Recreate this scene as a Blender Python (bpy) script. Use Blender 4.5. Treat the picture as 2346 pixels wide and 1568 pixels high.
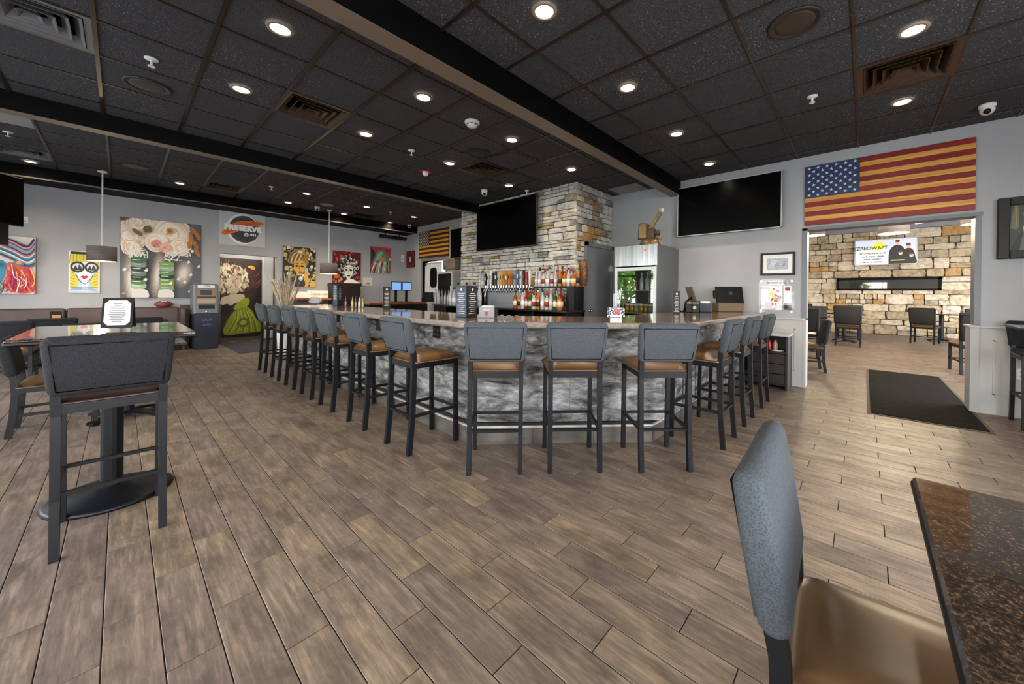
import bpy, bmesh, math, random
from mathutils import Vector, Matrix
random.seed(7)
for o in list(bpy.data.objects): bpy.data.objects.remove(o)
scene = bpy.context.scene
col = scene.collection
pi = math.pi
# ------------------------------------------------------------------ camera
FPX, PX, PY = 845.7, 1239.2, 679.2            # focal length and principal point in 2346x1568 pixels
YAW, PITCH, ROLL = (math.radians(a) for a in (41.29, -.19, -.65))
H = 1.27
def _d(u, v):
    c, s = math.cos(ROLL), math.sin(ROLL)
    u, v = c*u - s*v, s*u + c*v
    fw = math.cos(PITCH) + v*math.sin(PITCH); up = math.sin(PITCH) - v*math.cos(PITCH)
    return Vector((math.cos(YAW)*fw + math.sin(YAW)*u, math.sin(YAW)*fw - math.cos(YAW)*u, up))
CAMO = Vector((0, 0, H))
FWD = _d(0, 0); RGT = _d(1, 0) - FWD; DWN = _d(0, 1) - FWD
def P(x, y, ax, val):
    """photo pixel -> world point on the plane ax = val"""
    d = _d((x - PX)/FPX, (y - PY)/FPX); i = 'XYZ'.index(ax)
    return CAMO + d*((val - CAMO[i])/d[i])
def proj(p):
    q = Vector(p) - CAMO; z = q.dot(FWD)
    return (PX + FPX*q.dot(RGT)/z, PY + FPX*q.dot(DWN)/z, z)
cam = bpy.data.cameras.new('camera'); camo = bpy.data.objects.new('camera', cam); col.objects.link(camo)
M = Matrix.Identity(4)
for i in range(3):
    M[i][0] = RGT[i]; M[i][1] = -DWN[i]; M[i][2] = -FWD[i]; M[i][3] = CAMO[i]
camo.matrix_world = M
cam.sensor_width = 36; cam.lens = FPX/2346*36
cam.shift_x = (1173 - PX)/2346; cam.shift_y = -(784 - PY)/2346
cam.clip_start = .03; cam.clip_end = 200
scene.camera = camo
# ------------------------------------------------------------------ sky, daylight, exposure
world = bpy.data.worlds.new('sky'); scene.world = world; world.use_nodes = True
nt = world.node_tree; bg = nt.nodes['Background']
tc = nt.nodes.new('ShaderNodeTexCoord'); sp = nt.nodes.new('ShaderNodeSeparateXYZ'); cr = nt.nodes.new('ShaderNodeValToRGB')
nt.links.new(tc.outputs['Generated'], sp.inputs[0]); nt.links.new(sp.outputs['Z'], cr.inputs[0]); nt.links.new(cr.outputs[0], bg.inputs[0])
cr.color_ramp.elements[0].position = 0; cr.color_ramp.elements[0].color = (1, .97, .93, 1)
cr.color_ramp.elements[1].position = .7; cr.color_ramp.elements[1].color = (.72, .82, 1, 1)
bg.inputs[1].default_value = 14
def area(name, loc, rot, sx, sy, w, colr=(1, 1, 1)):
    l = bpy.data.lights.new(name, 'AREA'); l.shape = 'RECTANGLE'; l.size = sx; l.size_y = sy; l.energy = w; l.color = colr
    o = bpy.data.objects.new(name, l); col.objects.link(o); o.location = loc; o.rotation_euler = rot
    return o
WX, WY = -3.3, -2.9                            # window walls behind the camera
WINX = [(-1.0, 1.3), (2.2, 1.3), (5.4, 1.3), (8.6, 1.3)]      # (centre y, half width)
WINY = [(-1.3, 1.2), (1.9, 1.2)]                   # (centre x, half width)
def portal(loc, rot, sx, sy):
    o = area('window_portal', loc, rot, sx, sy, 1); o.data.cycles.is_portal = True
for y, h in WINX: portal((WX - .05, y, 1.7), (0, -pi/2, 0), 2.3, 2*h)
for x, h in WINY: portal((x, WY - .05, 1.7), (pi/2, 0, 0), 2*h, 2.3)
vs = scene.view_settings
vs.view_transform = 'Standard'; vs.look = 'None'; vs.gamma = 1; vs.use_curve_mapping = False
vs.exposure = 0.55
# ------------------------------------------------------------------ materials
def srgb(r, g, b):
    f = lambda c: (c/255)/12.92 if c/255 <= .04045 else ((c/255 + .055)/1.055)**2.4
    return (f(r), f(g), f(b), 1)
MATS = {}
def mat(name, c, rough=.5, metal=0, spec=.5, trans=0, emit=None, estr=0, coat=0, alpha=1):
    if name in MATS: return MATS[name]
    m = bpy.data.materials.new(name); m.use_nodes = True
    b = m.node_tree.nodes['Principled BSDF']
    b.inputs['Base Color'].default_value = c; b.inputs['Roughness'].default_value = rough
    b.inputs['Metallic'].default_value = metal; b.inputs['Specular IOR Level'].default_value = spec
    b.inputs['Transmission Weight'].default_value = trans; b.inputs['Coat Weight'].default_value = coat
    b.inputs['Alpha'].default_value = alpha
    if emit: b.inputs['Emission Color'].default_value = emit; b.inputs['Emission Strength'].default_value = estr
    MATS[name] = m; return m
def flat(r, g, b, rough=.55):
    return mat('paint_%d_%d_%d' % (r, g, b), srgb(r, g, b), rough)
def N(m, t, **kw):
    n = m.node_tree.nodes.new(t)
    for k, v in kw.items():
        if k in n.inputs: n.inputs[k].default_value = v
        else: setattr(n, k, v)
    return n
def L(m, a, b): m.node_tree.links.new(a, b)
def ramp(m, fac, stops):
    r = N(m, 'ShaderNodeValToRGB'); e = r.color_ramp.elements
    while len(e) < len(stops): e.new(.5)
    for el, (p, c) in zip(e, stops): el.position = p; el.color = c
    L(m, fac, r.inputs[0]); return r.outputs[0]
def coords(m, scale=(1, 1, 1), kind='Object'):
    """object or world position, stretched"""
    if kind == 'World': src = N(m, 'ShaderNodeNewGeometry').outputs['Position']
    else: src = N(m, 'ShaderNodeTexCoord').outputs[kind]
    mp = N(m, 'ShaderNodeMapping'); mp.inputs['Scale'].default_value = scale
    L(m, src, mp.inputs[0]); return mp.outputs[0]
def noise(m, vec, scale, detail=4, rough=.55, dist=0):
    n = N(m, 'ShaderNodeTexNoise'); n.inputs['Scale'].default_value = scale; n.inputs['Detail'].default_value = detail
    n.inputs['Roughness'].default_value = rough; n.inputs['Distortion'].default_value = dist
    L(m, vec, n.inputs['Vector']); return n.outputs['Fac']
def mix(m, a, b, fac, mode='MIX'):
    n = N(m, 'ShaderNodeMix', data_type='RGBA', blend_type=mode)
    for s, v in ((0, fac), (6, a), (7, b)):
        if hasattr(v, 'is_output'): L(m, v, n.inputs[s])
        else: n.inputs[s].default_value = v
    return n.outputs[2]
def setp(m, **kw):
    b = m.node_tree.nodes['Principled BSDF']
    for k, v in kw.items():
        k = k.replace('_', ' ')
        if hasattr(v, 'is_output'): L(m, v, b.inputs[k])
        else: b.inputs[k].default_value = v
def bump(m, h, strength=.3, dist=.01):
    n = N(m, 'ShaderNodeBump'); n.inputs['Strength'].default_value = strength; n.inputs['Distance'].default_value = dist
    L(m, h, n.inputs['Height']); L(m, n.outputs[0], m.node_tree.nodes['Principled BSDF'].inputs['Normal'])
def two(name, c1, c2, scale=8, rough=.5, stretch=(1, 1, 1), kind='World', bs=0, lo=.35, hi=.65, metal=0, spec=.5, coat=0, detail=4):
    """noise-mixed two-tone material"""
    if name in MATS: return MATS[name]
    m = mat(name, c1, rough, metal, spec, coat=coat)
    f = noise(m, coords(m, stretch, kind), scale, detail)
    setp(m, Base_Color=ramp(m, f, [(lo, c1), (hi, c2)]))
    if bs: bump(m, f, bs, .01)
    return m
WALL = two('wall_paint', srgb(166, 167, 170), srgb(174, 175, 178), 1.3, .7)
WAINS = mat('wainscot_paint', srgb(188, 187, 184), .5)
TRIM = mat('grey_trim', srgb(120, 122, 128), .45)
BLACK = mat('black_paint', srgb(5, 5, 6), .6, spec=.12)
BEAMM = mat('beam_brown', srgb(124, 108, 92), .45)
TBAR = mat('grid_bar_brown', srgb(58, 46, 36), .32, .35)
LEG = mat('dark_steel_legs', srgb(15, 16, 20), .42, .1, spec=.32)
STEEL = two('brushed_steel', srgb(170, 172, 176), srgb(140, 142, 147), 30, .28, (1, 1, .05), 'Object', metal=1)
CHROME = mat('chrome', srgb(215, 216, 220), .12, 1)
WHITE = mat('white_plastic', srgb(232, 232, 230), .4)
SCREEN = mat('screen_black', srgb(4, 4, 5), .22, spec=.12)
BLKPL = mat('black_plastic', srgb(11, 11, 13), .4, spec=.3)
VINYL = two('tan_vinyl', srgb(122, 90, 60), srgb(104, 76, 50), 3, .33, bs=.02)
BROWNV = two('brown_vinyl', srgb(82, 62, 58), srgb(66, 50, 47), 4, .4, bs=.03)
def fabric(name, c1, c2):
    m = mat(name, c1, .85, spec=.25)
    v = coords(m, (1, 1, 1), 'Object')
    w1 = N(m, 'ShaderNodeTexWave', wave_type='BANDS', bands_direction='DIAGONAL'); w1.inputs['Scale'].default_value = 48
    w2 = N(m, 'ShaderNodeTexVoronoi'); w2.inputs['Scale'].default_value = 210
    L(m, v, w1.inputs[0]); L(m, v, w2.inputs[0])
    setp(m, Base_Color=ramp(m, w2.outputs['Distance'], [(.15, c1), (.6, c2)]))
    bump(m, w2.outputs['Distance'], .5, .003)
    return m
FAB = fabric('grey_woven_fabric', srgb(54, 58, 62), srgb(74, 79, 84))
FABD = fabric('charcoal_woven_fabric', srgb(25, 25, 28), srgb(42, 42, 46))
# dark glossy granite for table tops
def granite(name, c1, c2, c3, rough):
    m = mat(name, c1, rough, coat=.6)
    v = coords(m, (1, 1, 1), 'World')
    a = noise(m, v, 150, 5, .7); b = noise(m, v, 14, 4)
    base = ramp(m, a, [(.36, c1), (.52, c2), (.70, c3)])
    setp(m, Base_Color=mix(m, base, c1, ramp(m, b, [(.35, (0, 0, 0, 1)), (.75, (.7, .7, .7, 1))])), Coat_Roughness=.03)
    return m
GRAN = granite('dark_granite', srgb(28, 22, 18), srgb(66, 52, 40), srgb(140, 112, 84), .12)
BARTOP = granite('brown_bar_granite', srgb(112, 84, 66), srgb(142, 112, 92), srgb(176, 148, 128), .12)
BAREDGE = two('bar_edge_stone', srgb(150, 140, 132), srgb(124, 114, 106), 25, .45)
# weathered stone bar front
def barstone():
    m = mat('weathered_bar_stone', srgb(120, 120, 122), .75)
    v = coords(m, (.8, .8, 2.6), 'World')
    a = noise(m, v, 3.2, 10, .72, .6); b = noise(m, v, 11, 10, .75); c = noise(m, coords(m, (.7, .7, 3.5), 'World'), 3.1, 6, .6, 1.2)
    c1 = ramp(m, a, [(.37, srgb(40, 38, 37)), (.44, srgb(112, 110, 108)), (.52, srgb(160, 159, 159)), (.66, srgb(196, 195, 194))])
    c2 = mix(m, c1, srgb(78, 68, 54), ramp(m, c, [(.55, (0, 0, 0, 1)), (.68, (.8, .8, .8, 1))]))
    setp(m, Base_Color=mix(m, c2, ramp(m, b, [(.38, srgb(20, 20, 22)), (.5, srgb(130, 130, 130)), (.62, srgb(225, 225, 225))]), .5, 'OVERLAY'))
    bump(m, a, .8, .03); return m
BARST = barstone()
# stones: six tones
def stonemat(i, c, c2):
    m = mat('wall_stone_%d' % i, c, .85, spec=.2)
    oi = N(m, 'ShaderNodeObjectInfo'); v = N(m, 'ShaderNodeVectorMath', operation='ADD')
    sc = N(m, 'ShaderNodeVectorMath', operation='SCALE'); L(m, oi.outputs['Location'], sc.inputs[0]); sc.inputs['Scale'].default_value = 3.1
    L(m, N(m, 'ShaderNodeNewGeometry').outputs['Position'], v.inputs[0]); L(m, sc.outputs[0], v.inputs[1])
    a = noise(m, v.outputs[0], 7, 7, .65, .5); b = noise(m, v.outputs[0], 40, 4, .6)
    setp(m, Base_Color=ramp(m, a, [(.33, c2), (.52, c), (.75, tuple(min(1, x*1.25) for x in c[:3]) + (1,))]))
    ad = N(m, 'ShaderNodeMath', operation='ADD'); L(m, a, ad.inputs[0]); L(m, b, ad.inputs[1])
    bump(m, ad.outputs[0], .7, .015); return m
STONES = [stonemat(0, srgb(206, 203, 196), srgb(158, 154, 148)), stonemat(1, srgb(192, 189, 182), srgb(144, 142, 138)), stonemat(2, srgb(210, 202, 186), srgb(168, 158, 142)),
          stonemat(3, srgb(178, 160, 128), srgb(134, 108, 74)), stonemat(4, srgb(142, 138, 134), srgb(96, 92, 88)), stonemat(5, srgb(176, 140, 88), srgb(128, 96, 58))]
STONEW = [stonemat(6, srgb(186, 168, 138), srgb(138, 118, 90)), stonemat(7, srgb(172, 154, 126), srgb(126, 108, 84)), stonemat(8, srgb(196, 182, 156), srgb(156, 140, 114)),
          stonemat(9, srgb(180, 142, 94), srgb(136, 100, 60)), stonemat(10, srgb(158, 146, 128), srgb(112, 100, 84)), stonemat(11, srgb(204, 190, 168), srgb(160, 146, 124))]
MORTAR = mat('mortar', srgb(62, 56, 50), .9)
# floor planks
def plankmat():
    m = mat('wood_look_tile', srgb(120, 102, 88), .42, spec=.45)
    oi = N(m, 'ShaderNodeObjectInfo'); ge = N(m, 'ShaderNodeNewGeometry')
    rnd = N(m, 'ShaderNodeMath', operation='ADD'); L(m, oi.outputs['Random'], rnd.inputs[0]); L(m, ge.outputs['Random Per Island'], rnd.inputs[1])
    fr = N(m, 'ShaderNodeMath', operation='FRACT'); L(m, rnd.outputs[0], fr.inputs[0])
    off = N(m, 'ShaderNodeCombineXYZ'); mu = N(m, 'ShaderNodeMath', operation='MULTIPLY'); L(m, fr.outputs[0], mu.inputs[0]); mu.inputs[1].default_value = 23
    L(m, mu.outputs[0], off.inputs[2])
    mp = N(m, 'ShaderNodeMapping'); mp.inputs['Scale'].default_value = (1, .09, 1); L(m, ge.outputs['Position'], mp.inputs[0])
    va = N(m, 'ShaderNodeVectorMath', operation='ADD'); L(m, mp.outputs[0], va.inputs[0]); L(m, off.outputs[0], va.inputs[1])
    grain = noise(m, va.outputs[0], 52, 9, .72, .15)
    mp2 = N(m, 'ShaderNodeMapping'); mp2.inputs['Scale'].default_value = (1, .45, 1); L(m, ge.outputs['Position'], mp2.inputs[0])
    va2 = N(m, 'ShaderNodeVectorMath', operation='ADD'); L(m, mp2.outputs[0], va2.inputs[0]); L(m, off.outputs[0], va2.inputs[1])
    blot = noise(m, va2.outputs[0], 6.5, 8, .7, .2)
    tone = ramp(m, fr.outputs[0], [(0, srgb(140, 122, 109)), (.35, srgb(149, 129, 113)), (.7, srgb(155, 135, 116)), (1, srgb(160, 139, 114))])
    g = mix(m, tone, ramp(m, grain, [(.34, srgb(40, 32, 28)), (.5, srgb(128, 128, 128)), (.68, srgb(206, 200, 194))]), .62, 'OVERLAY')
    d = mix(m, g, srgb(74, 62, 55), ramp(m, blot, [(.34, (.75, .75, .75, 1)), (.56, (0, 0, 0, 1))]))
    setp(m, Base_Color=d, Roughness=ramp(m, blot, [(.3, (.5, .5, .5, 1)), (.7, (.34, .34, .34, 1))]))
    bump(m, grain, .18, .004); return m
PLANK = plankmat()
GROUT = mat('grout', srgb(58, 48, 40), .9)
# ceiling tile, dark with pale flecks
def tilemat():
    m = mat('charcoal_ceiling_tile', srgb(60, 60, 63), .9, spec=.2)
    v = coords(m, (1, 1, 1), 'World')
    a = noise(m, v, 90, 3, .6); n2 = noise(m, v, 1.1, 2, .5)
    vo = N(m, 'ShaderNodeTexVoronoi'); vo.inputs['Scale'].default_value = 46; L(m, v, vo.inputs[0])
    fl = N(m, 'ShaderNodeMath', operation='LESS_THAN'); L(m, vo.outputs['Distance'], fl.inputs[0]); fl.inputs[1].default_value = .17
    ml = N(m, 'ShaderNodeMath', operation='MULTIPLY'); L(m, fl.outputs[0], ml.inputs[0]); L(m, ramp(m, n2, [(.42, (0, 0, 0, 1)), (.60, (.9, .9, .9, 1))]), ml.inputs[1])
    setp(m, Base_Color=mix(m, ramp(m, a, [(.3, srgb(52, 52, 55)), (.7, srgb(86, 86, 90))]), srgb(170, 170, 172), ml.outputs[0]))
    bump(m, a, .8, .006); return m
TILE = tilemat()
PALETILE = mat('pale_ceiling_tile', srgb(150, 148, 144), .8)
WOODC = two('wood_counter', srgb(150, 92, 50), srgb(112, 64, 34), 6, .3, (.3, 1, 1))
# ------------------------------------------------------------------ mesh builder
class MB:
    def __init__(s): s.v = []; s.f = []; s.m = []; s.sm = []
    def add(s, vs, fs, mi=0, smooth=False, T=None):
        b = len(s.v)
        for p in vs: s.v.append(tuple(T @ Vector(p)) if T else tuple(p))
        for f in fs: s.f.append([b + i for i in f]); s.m.append(mi); s.sm.append(smooth)
        return s
    def box(s, x0, x1, y0, y1, z0, z1, mi=0, ch=0, T=None):
        if not ch:
            v = [(x, y, z) for z in (z0, z1) for y in (y0, y1) for x in (x0, x1)]
            return s.add(v, [(0, 2, 3, 1), (4, 5, 7, 6), (0, 1, 5, 4), (2, 6, 7, 3), (0, 4, 6, 2), (1, 3, 7, 5)], mi, False, T)
        c = ch; cx, cy, cz = (x0 + x1)/2, (y0 + y1)/2, (z0 + z1)/2; hx, hy, hz = (x1 - x0)/2, (y1 - y0)/2, (z1 - z0)/2
        c = min(c, hx*.98, hy*.98, hz*.98)
        v = []; ix = {}
        for sx in (-1, 1):
            for sy in (-1, 1):
                for sz in (-1, 1):
                    for k in range(3):
                        d = [hx - c, hy - c, hz - c]; d[k] = (hx, hy, hz)[k]
                        ix[sx, sy, sz, k] = len(v); v.append((cx + sx*d[0], cy + sy*d[1], cz + sz*d[2]))
        f = []
        q = ((-1, -1), (1, -1), (1, 1), (-1, 1))
        for sg in (-1, 1):
            for k in range(3):
                a = [];
                for p_, r_ in q:
                    t = [0, 0, 0]; t[k] = sg; t[(k + 1) % 3] = p_; t[(k + 2) % 3] = r_
                    a.append(ix[t[0], t[1], t[2], k])
                f.append(a if sg > 0 else a[::-1])
        for k in range(3):       # edges along axis k
            i, j = (k + 1) % 3, (k + 2) % 3
            for si in (-1, 1):
                for sj in (-1, 1):
                    a = []
                    for e, ax in ((-1, i), (1, i), (1, j), (-1, j)):
                        t = [0, 0, 0]; t[k] = e; t[i] = si; t[j] = sj; a.append(ix[t[0], t[1], t[2], ax])
                    f.append(a if si*sj < 0 else a[::-1])
        for sx in (-1, 1):
            for sy in (-1, 1):
                for sz in (-1, 1):
                    a = [ix[sx, sy, sz, k] for k in range(3)]
                    f.append(a if sx*sy*sz > 0 else a[::-1])
        return s.add(v, f, mi, False, T)
    def lathe(s, prof, n=16, c=(0, 0, 0), mi=0, T=None, smooth=True):
        v = []; f = []
        for r, z in prof:
            for i in range(n):
                a = 2*pi*i/n; v.append((c[0] + r*math.cos(a), c[1] + r*math.sin(a), c[2] + z))
        for j in range(len(prof) - 1):
            for i in range(n):
                f.append((j*n + i, j*n + (i + 1) % n, (j + 1)*n + (i + 1) % n, (j + 1)*n + i))
        f.append(tuple(range(n))[::-1]); f.append(tuple((len(prof) - 1)*n + i for i in range(n)))
        return s.add(v, f, mi, smooth, T)
    def cyl(s, c, r, z0, z1, n=14, mi=0, T=None, r2=None):
        return s.lathe([(r, z0), (r if r2 is None else r2, z1)], n, (c[0], c[1], 0), mi, T, False)
    def tube(s, pts, r, n=8, mi=0, sq=False, closed=False, ry=None):
        pts = [Vector(p) for p in pts]; v = []; f = []; ry = ry or r
        for i, p in enumerate(pts):
            if closed: d = pts[(i + 1) % len(pts)] - pts[i - 1]
            else: d = pts[min(i + 1, len(pts) - 1)] - pts[max(i - 1, 0)]
            d.normalize(); up = Vector((1, 0, 0)) if abs(d.x) < .9 else Vector((0, 0, 1))
            a = (up - d*up.dot(d)).normalized(); b = d.cross(a)
            for k in range(n):
                t = 2*pi*(k + .5)/n
                ca, sa = math.cos(t), math.sin(t)
                if sq: ca, sa = (1 if ca > 0 else -1), (1 if sa > 0 else -1)
                v.append(p + a*ca*r + b*sa*ry)
        m = len(pts)
        for j in range(m if closed else m - 1):
            for k in range(n): f.append((j*n + k, j*n + (k + 1) % n, ((j + 1) % m)*n + (k + 1) % n, ((j + 1) % m)*n + k))
        if not closed: f.append(tuple(range(n))[::-1]); f.append(tuple((m - 1)*n + k for k in range(n)))
        return s.add(v, f, mi, not sq)
    def prism(s, poly, z0, z1, mi=0, T=None):
        n = len(poly); a = sum(poly[i][0]*poly[(i + 1) % n][1] - poly[(i + 1) % n][0]*poly[i][1] for i in range(n))
        if a < 0: poly = poly[::-1]
        v = [(x, y, z0) for x, y in poly] + [(x, y, z1) for x, y in poly]
        f = [tuple(range(n))[::-1], tuple(range(n, 2*n))] + [(i, (i + 1) % n, n + (i + 1) % n, n + i) for i in range(n)]
        return s.add(v, f, mi, False, T)
    def sphere(s, c, rx, ry, rz, mi=0, nu=14, nv=9, T=None):
        v = []; f = []
        for j in range(nv + 1):
            t = pi*j/nv
            for i in range(nu):
                a = 2*pi*i/nu; v.append((c[0] + rx*math.sin(t)*math.cos(a), c[1] + ry*math.sin(t)*math.sin(a), c[2] - rz*math.cos(t)))
        for j in range(nv):
            for i in range(nu): f.append((j*nu + i, j*nu + (i + 1) % nu, (j + 1)*nu + (i + 1) % nu, (j + 1)*nu + i))
        return s.add(v, f, mi, True, T)
    def mesh(s, name, mats):
        me = bpy.data.meshes.new(name); me.from_pydata(s.v, [], s.f)
        for m in (mats if isinstance(mats, (list, tuple)) else [mats]): me.materials.append(m)
        me.polygons.foreach_set('material_index', s.m); me.polygons.foreach_set('use_smooth', s.sm); me.update(); return me
    def build(s, name, mats, parent=None, loc=None, rz=0, bevel=0, seg=2):
        o = bpy.data.objects.new(name, s.mesh(name, mats)); col.objects.link(o)
        if parent: o.parent = parent
        if loc: o.location = loc
        o.rotation_euler.z = rz
        if bevel:
            b = o.modifiers.new('bevel', 'BEVEL'); b.width = bevel; b.segments = seg; b.limit_method = 'ANGLE'
            o.data.polygons.foreach_set('use_smooth', [True]*len(o.data.polygons))
            w = o.modifiers.new('wn', 'WEIGHTED_NORMAL')
        return o
def tag(o, label, cat, group=None):
    o['label'] = label; o['category'] = cat
    if group: o['group'] = group
    return o
def struct(o, label=None):
    o['kind'] = 'structure'
    if label: o['label'] = label; 
    return o
def thing(name, label, cat, loc=(0, 0, 0), rz=0, group=None):
    o = bpy.data.objects.new(name, None); col.objects.link(o); o.location = loc; o.rotation_euler = (0, 0, rz); o.empty_display_size = .1
    return tag(o, label, cat, group)
def dup(root, loc, rz, label=None, group=None):
    def cp(o, par):
        c = o.copy(); col.objects.link(c)
        if par: c.parent = par
        for ch in KIDS.get(o.name, []): cp(ch, c)
        return c
    KIDS = {}
    for o in allkids(root): KIDS.setdefault(o.parent.name, []).append(o)
    r = cp(root, None); r.location = loc; r.rotation_euler = (0, 0, rz)
    if label: r['label'] = label
    if group: r['group'] = group
    return r
def allkids(r):
    out = []
    for c in r.children: out.append(c); out += allkids(c)
    return out
FX = -pi/2            # rotation of things hung on walls that face -X (front = local -y)
def text(body, size, parent, loc, m, name='lettering', rot=(pi/2, 0, 0), align='CENTER', ext=.001, sx=1, bold=0):
    cu = bpy.data.curves.new(name, 'FONT'); cu.body = body; cu.size = size; cu.align_x = align; cu.align_y = 'CENTER'; cu.extrude = ext; cu.resolution_u = 3; cu.offset = bold
    t = bpy.data.objects.new(name, cu); col.objects.link(t)
    dg = bpy.context.evaluated_depsgraph_get(); me = bpy.data.meshes.new_from_object(t.evaluated_get(dg))
    bpy.data.objects.remove(t); me.materials.clear(); me.materials.append(m)
    o = bpy.data.objects.new(name, me); col.objects.link(o); o.parent = parent; o.location = loc; o.rotation_euler = rot; o.scale = (sx, 1, 1)
    return o
ORD = ['first', 'second', 'third', 'fourth', 'fifth', 'sixth', 'seventh', 'eighth', 'ninth', 'tenth', 'eleventh', 'twelfth', 'thirteenth', 'fourteenth']
# ------------------------------------------------------------------ the setting
XR, YA = 6.42, 11.8
ZR, ZM, ZL = 3.27, 3.24, 3.45                  # ceiling heights: by the entrance, over the bar, over the booths
SX0, SY0, SY1 = 5.21, 3.775, 7.07              # stone column
DX = 18.0                                      # far dining room wall
# floor
fl = MB(); fl.box(WX - .2, XR + .3, WY - .2, YA + .2, -.12, -.006); fl.box(XR + .3, DX + .3, -5.6, 4.3, -.12, -.006); fl.box(1.0, 3.6, YA + .2, 14.2, -.12, -.006)
floor = struct(fl.build('floor', GROUT), 'wood-look plank tile floor laid in thirds')
PW_, PL_, GAP = .1439, .608, .0035
pm = MB(); pm.box(-PW_/2 + GAP/2, PW_/2 - GAP/2, -PL_/2 + GAP/2, PL_/2 - GAP/2, -.012, 0, 0, .0015)
pme = pm.mesh('plank', PLANK)
cand = []; 
for n in range(-30, 125):
    x = .6814 + PW_*(n + .5)
    ylo, yhi = (WY, YA) if x < XR + .15 else (-5.4, 4.1)
    if x < WX + .02 or x > DX: continue
    off = .11 + .2027*(n % 3); k0 = int((ylo - off)/PL_) - 1
    for k in range(k0, k0 + 40):
        y = off + PL_*(k + .5)
        if y < ylo or y > yhi: continue
        if 5.25 < x < 6.4 and 3.85 < y < 7: continue
        u, v, z = proj((x, y, 0))
        vis = z > .3 and -120 < u < 2466 and 600 < v < 1760
        cand.append(((z if vis else 1e3), x, y, vis))
cand.sort()
st = MB()
for i, (z, x, y, vis) in enumerate(cand):
    if i < 300:
        o = bpy.data.objects.new('plank', pme); col.objects.link(o); o.parent = floor; o.location = (x, y, 0)
    elif vis or z > 900:
        st.box(x - PW_/2 + GAP/2, x + PW_/2 - GAP/2, y - PL_/2 + GAP/2, y + PL_/2 - GAP/2, -.012, 0)
so = st.build('far_planks', PLANK, floor); so['kind'] = 'stuff'
# ceilings: (x0, x1, y0, y1, z, line origin x, step x, line origin y, step y)
cs = MB(); cs.box(WX, XR + .2, WY, YA, 3.68, 3.8)  # unseen slab above the tiles, added to block light from above
ceiling = struct(cs.build('ceiling', BLACK), 'dark drop ceiling of square tiles in a metal grid')
SECT = [(WX, XR, WY, 2.43, ZR, 1.592, .653, 2.045, .653), (WX, XR, 2.60, 6.41, ZM, -.14, .603, 4.235, .615), (WX, XR, 6.57, 11.06, ZL, -.14, .622, 7.9, .63)]
HOLES = []                                     # (z, x, y) of ceiling vents that take the place of a tile
VENT = [(ZR, P(2090, 150, 'Z', ZR)), (ZM, P(708, 255, 'Z', ZM)), (ZM, P(1100, 398, 'Z', ZM)), (ZM, P(100, 50, 'Z', ZM)), (ZL, P(503, 435, 'Z', ZL)), (ZL, P(840, 500, 'Z', ZL)), (ZL, P(45, 352, 'Z', ZL))]
PALE = (ZM, P(1440, 428, 'Z', ZM)); BRIGHT = (ZL, P(8, 268, 'Z', ZL))
tmesh = {}; far = MB(); bars = MB(); VENTC = []; npiece = 0
for (x0, x1, y0, y1, z, ox, sx, oy, sy) in SECT:
    i0 = math.floor((x0 - ox)/sx); i1 = math.ceil((x1 - ox)/sx); j0 = math.floor((y0 - oy)/sy); j1 = math.ceil((y1 - oy)/sy)
    for i in range(i0, i1 + 1):
        X = ox + i*sx
        if x0 < X < x1: bars.box(X - .013, X + .013, y0, y1, z - .006, z + .02)
    for j in range(j0, j1 + 1):
        Y = oy + j*sy
        if y0 < Y < y1: bars.box(x0, x1, Y - .010, Y + .010, z - .004, z + .02)
    for i in range(i0, i1):
        for j in range(j0, j1):
            a, b, c, d = max(x0, ox + i*sx), min(x1, ox + (i + 1)*sx), max(y0, oy + j*sy), min(y1, oy + (j + 1)*sy)
            if b - a < .03 or d - c < .03: continue
            cx, cy = (a + b)/2, (c + d)/2
            if z == ZM and cx > SX0 + .3 and SY0 + .3 < cy: continue
            hole = None
            for vi, (vz, vp) in enumerate(VENT):
                if vz == z and a <= vp.x < b and c <= vp.y < d: hole = vi
            if hole is not None: VENTC.append((hole, cx, cy, z, b - a, d - c)); continue
            u, v, zz = proj((cx, cy, z))
            vis = zz > .3 and -160 < u < 2500 and -160 < v < 700
            key = (round(b - a, 3), round(d - c, 3))
            pale = None
            for q in (PALE, BRIGHT):
                if q[0] == z and a <= q[1].x < b and c <= q[1].y < d: pale = PALETILE
            if vis:
                kk = key + (pale is not None,)
                if kk not in tmesh:
                    w, h = (b - a)/2 - .006, (d - c)/2 - .006
                    t = MB(); t.box(-w, w, -h, h, 0, .02, 0, .004); tmesh[kk] = t.mesh('ceiling_tile', pale or TILE)
                o = bpy.data.objects.new('ceiling_tile', tmesh[kk]); col.objects.link(o); o.parent = ceiling; o.location = (cx, cy, z + .003); npiece += 1
            else: far.box(a, b, c, d, z + .003, z + .02)
o = far.build('ceiling_tiles_out_of_view', TILE, ceiling); o['kind'] = 'stuff'
bars.build('ceiling_grid', TBAR, ceiling)
# beams and fascia
for nm, (y0, y1, z0, x1) in {'trim_1': (2.43, 2.60, 3.03, XR), 'trim_2': (6.41, 6.57, 3.05, SX0 + .05)}.items():
    b = MB(); b.box(WX, x1, y0, y1, z0 + .004, 3.6); bo = struct(b.build(nm, BLACK), 'dark ceiling beam with a brown painted underside')
    b = MB(); b.box(WX, x1, y0 + .002, y1 - .002, z0, z0 + .004); b.build('underside', BEAMM, bo)
b = MB(); b.box(WX, XR, 11.06, YA, 3.24, 3.6); bo = struct(b.build('trim_3', BLACK), 'black fascia boxing along the top of the art wall')
b = MB(); b.box(WX, XR, 11.045, 11.06, 3.225, 3.25); b.build('edge_strip', BEAMM, bo)
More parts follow.
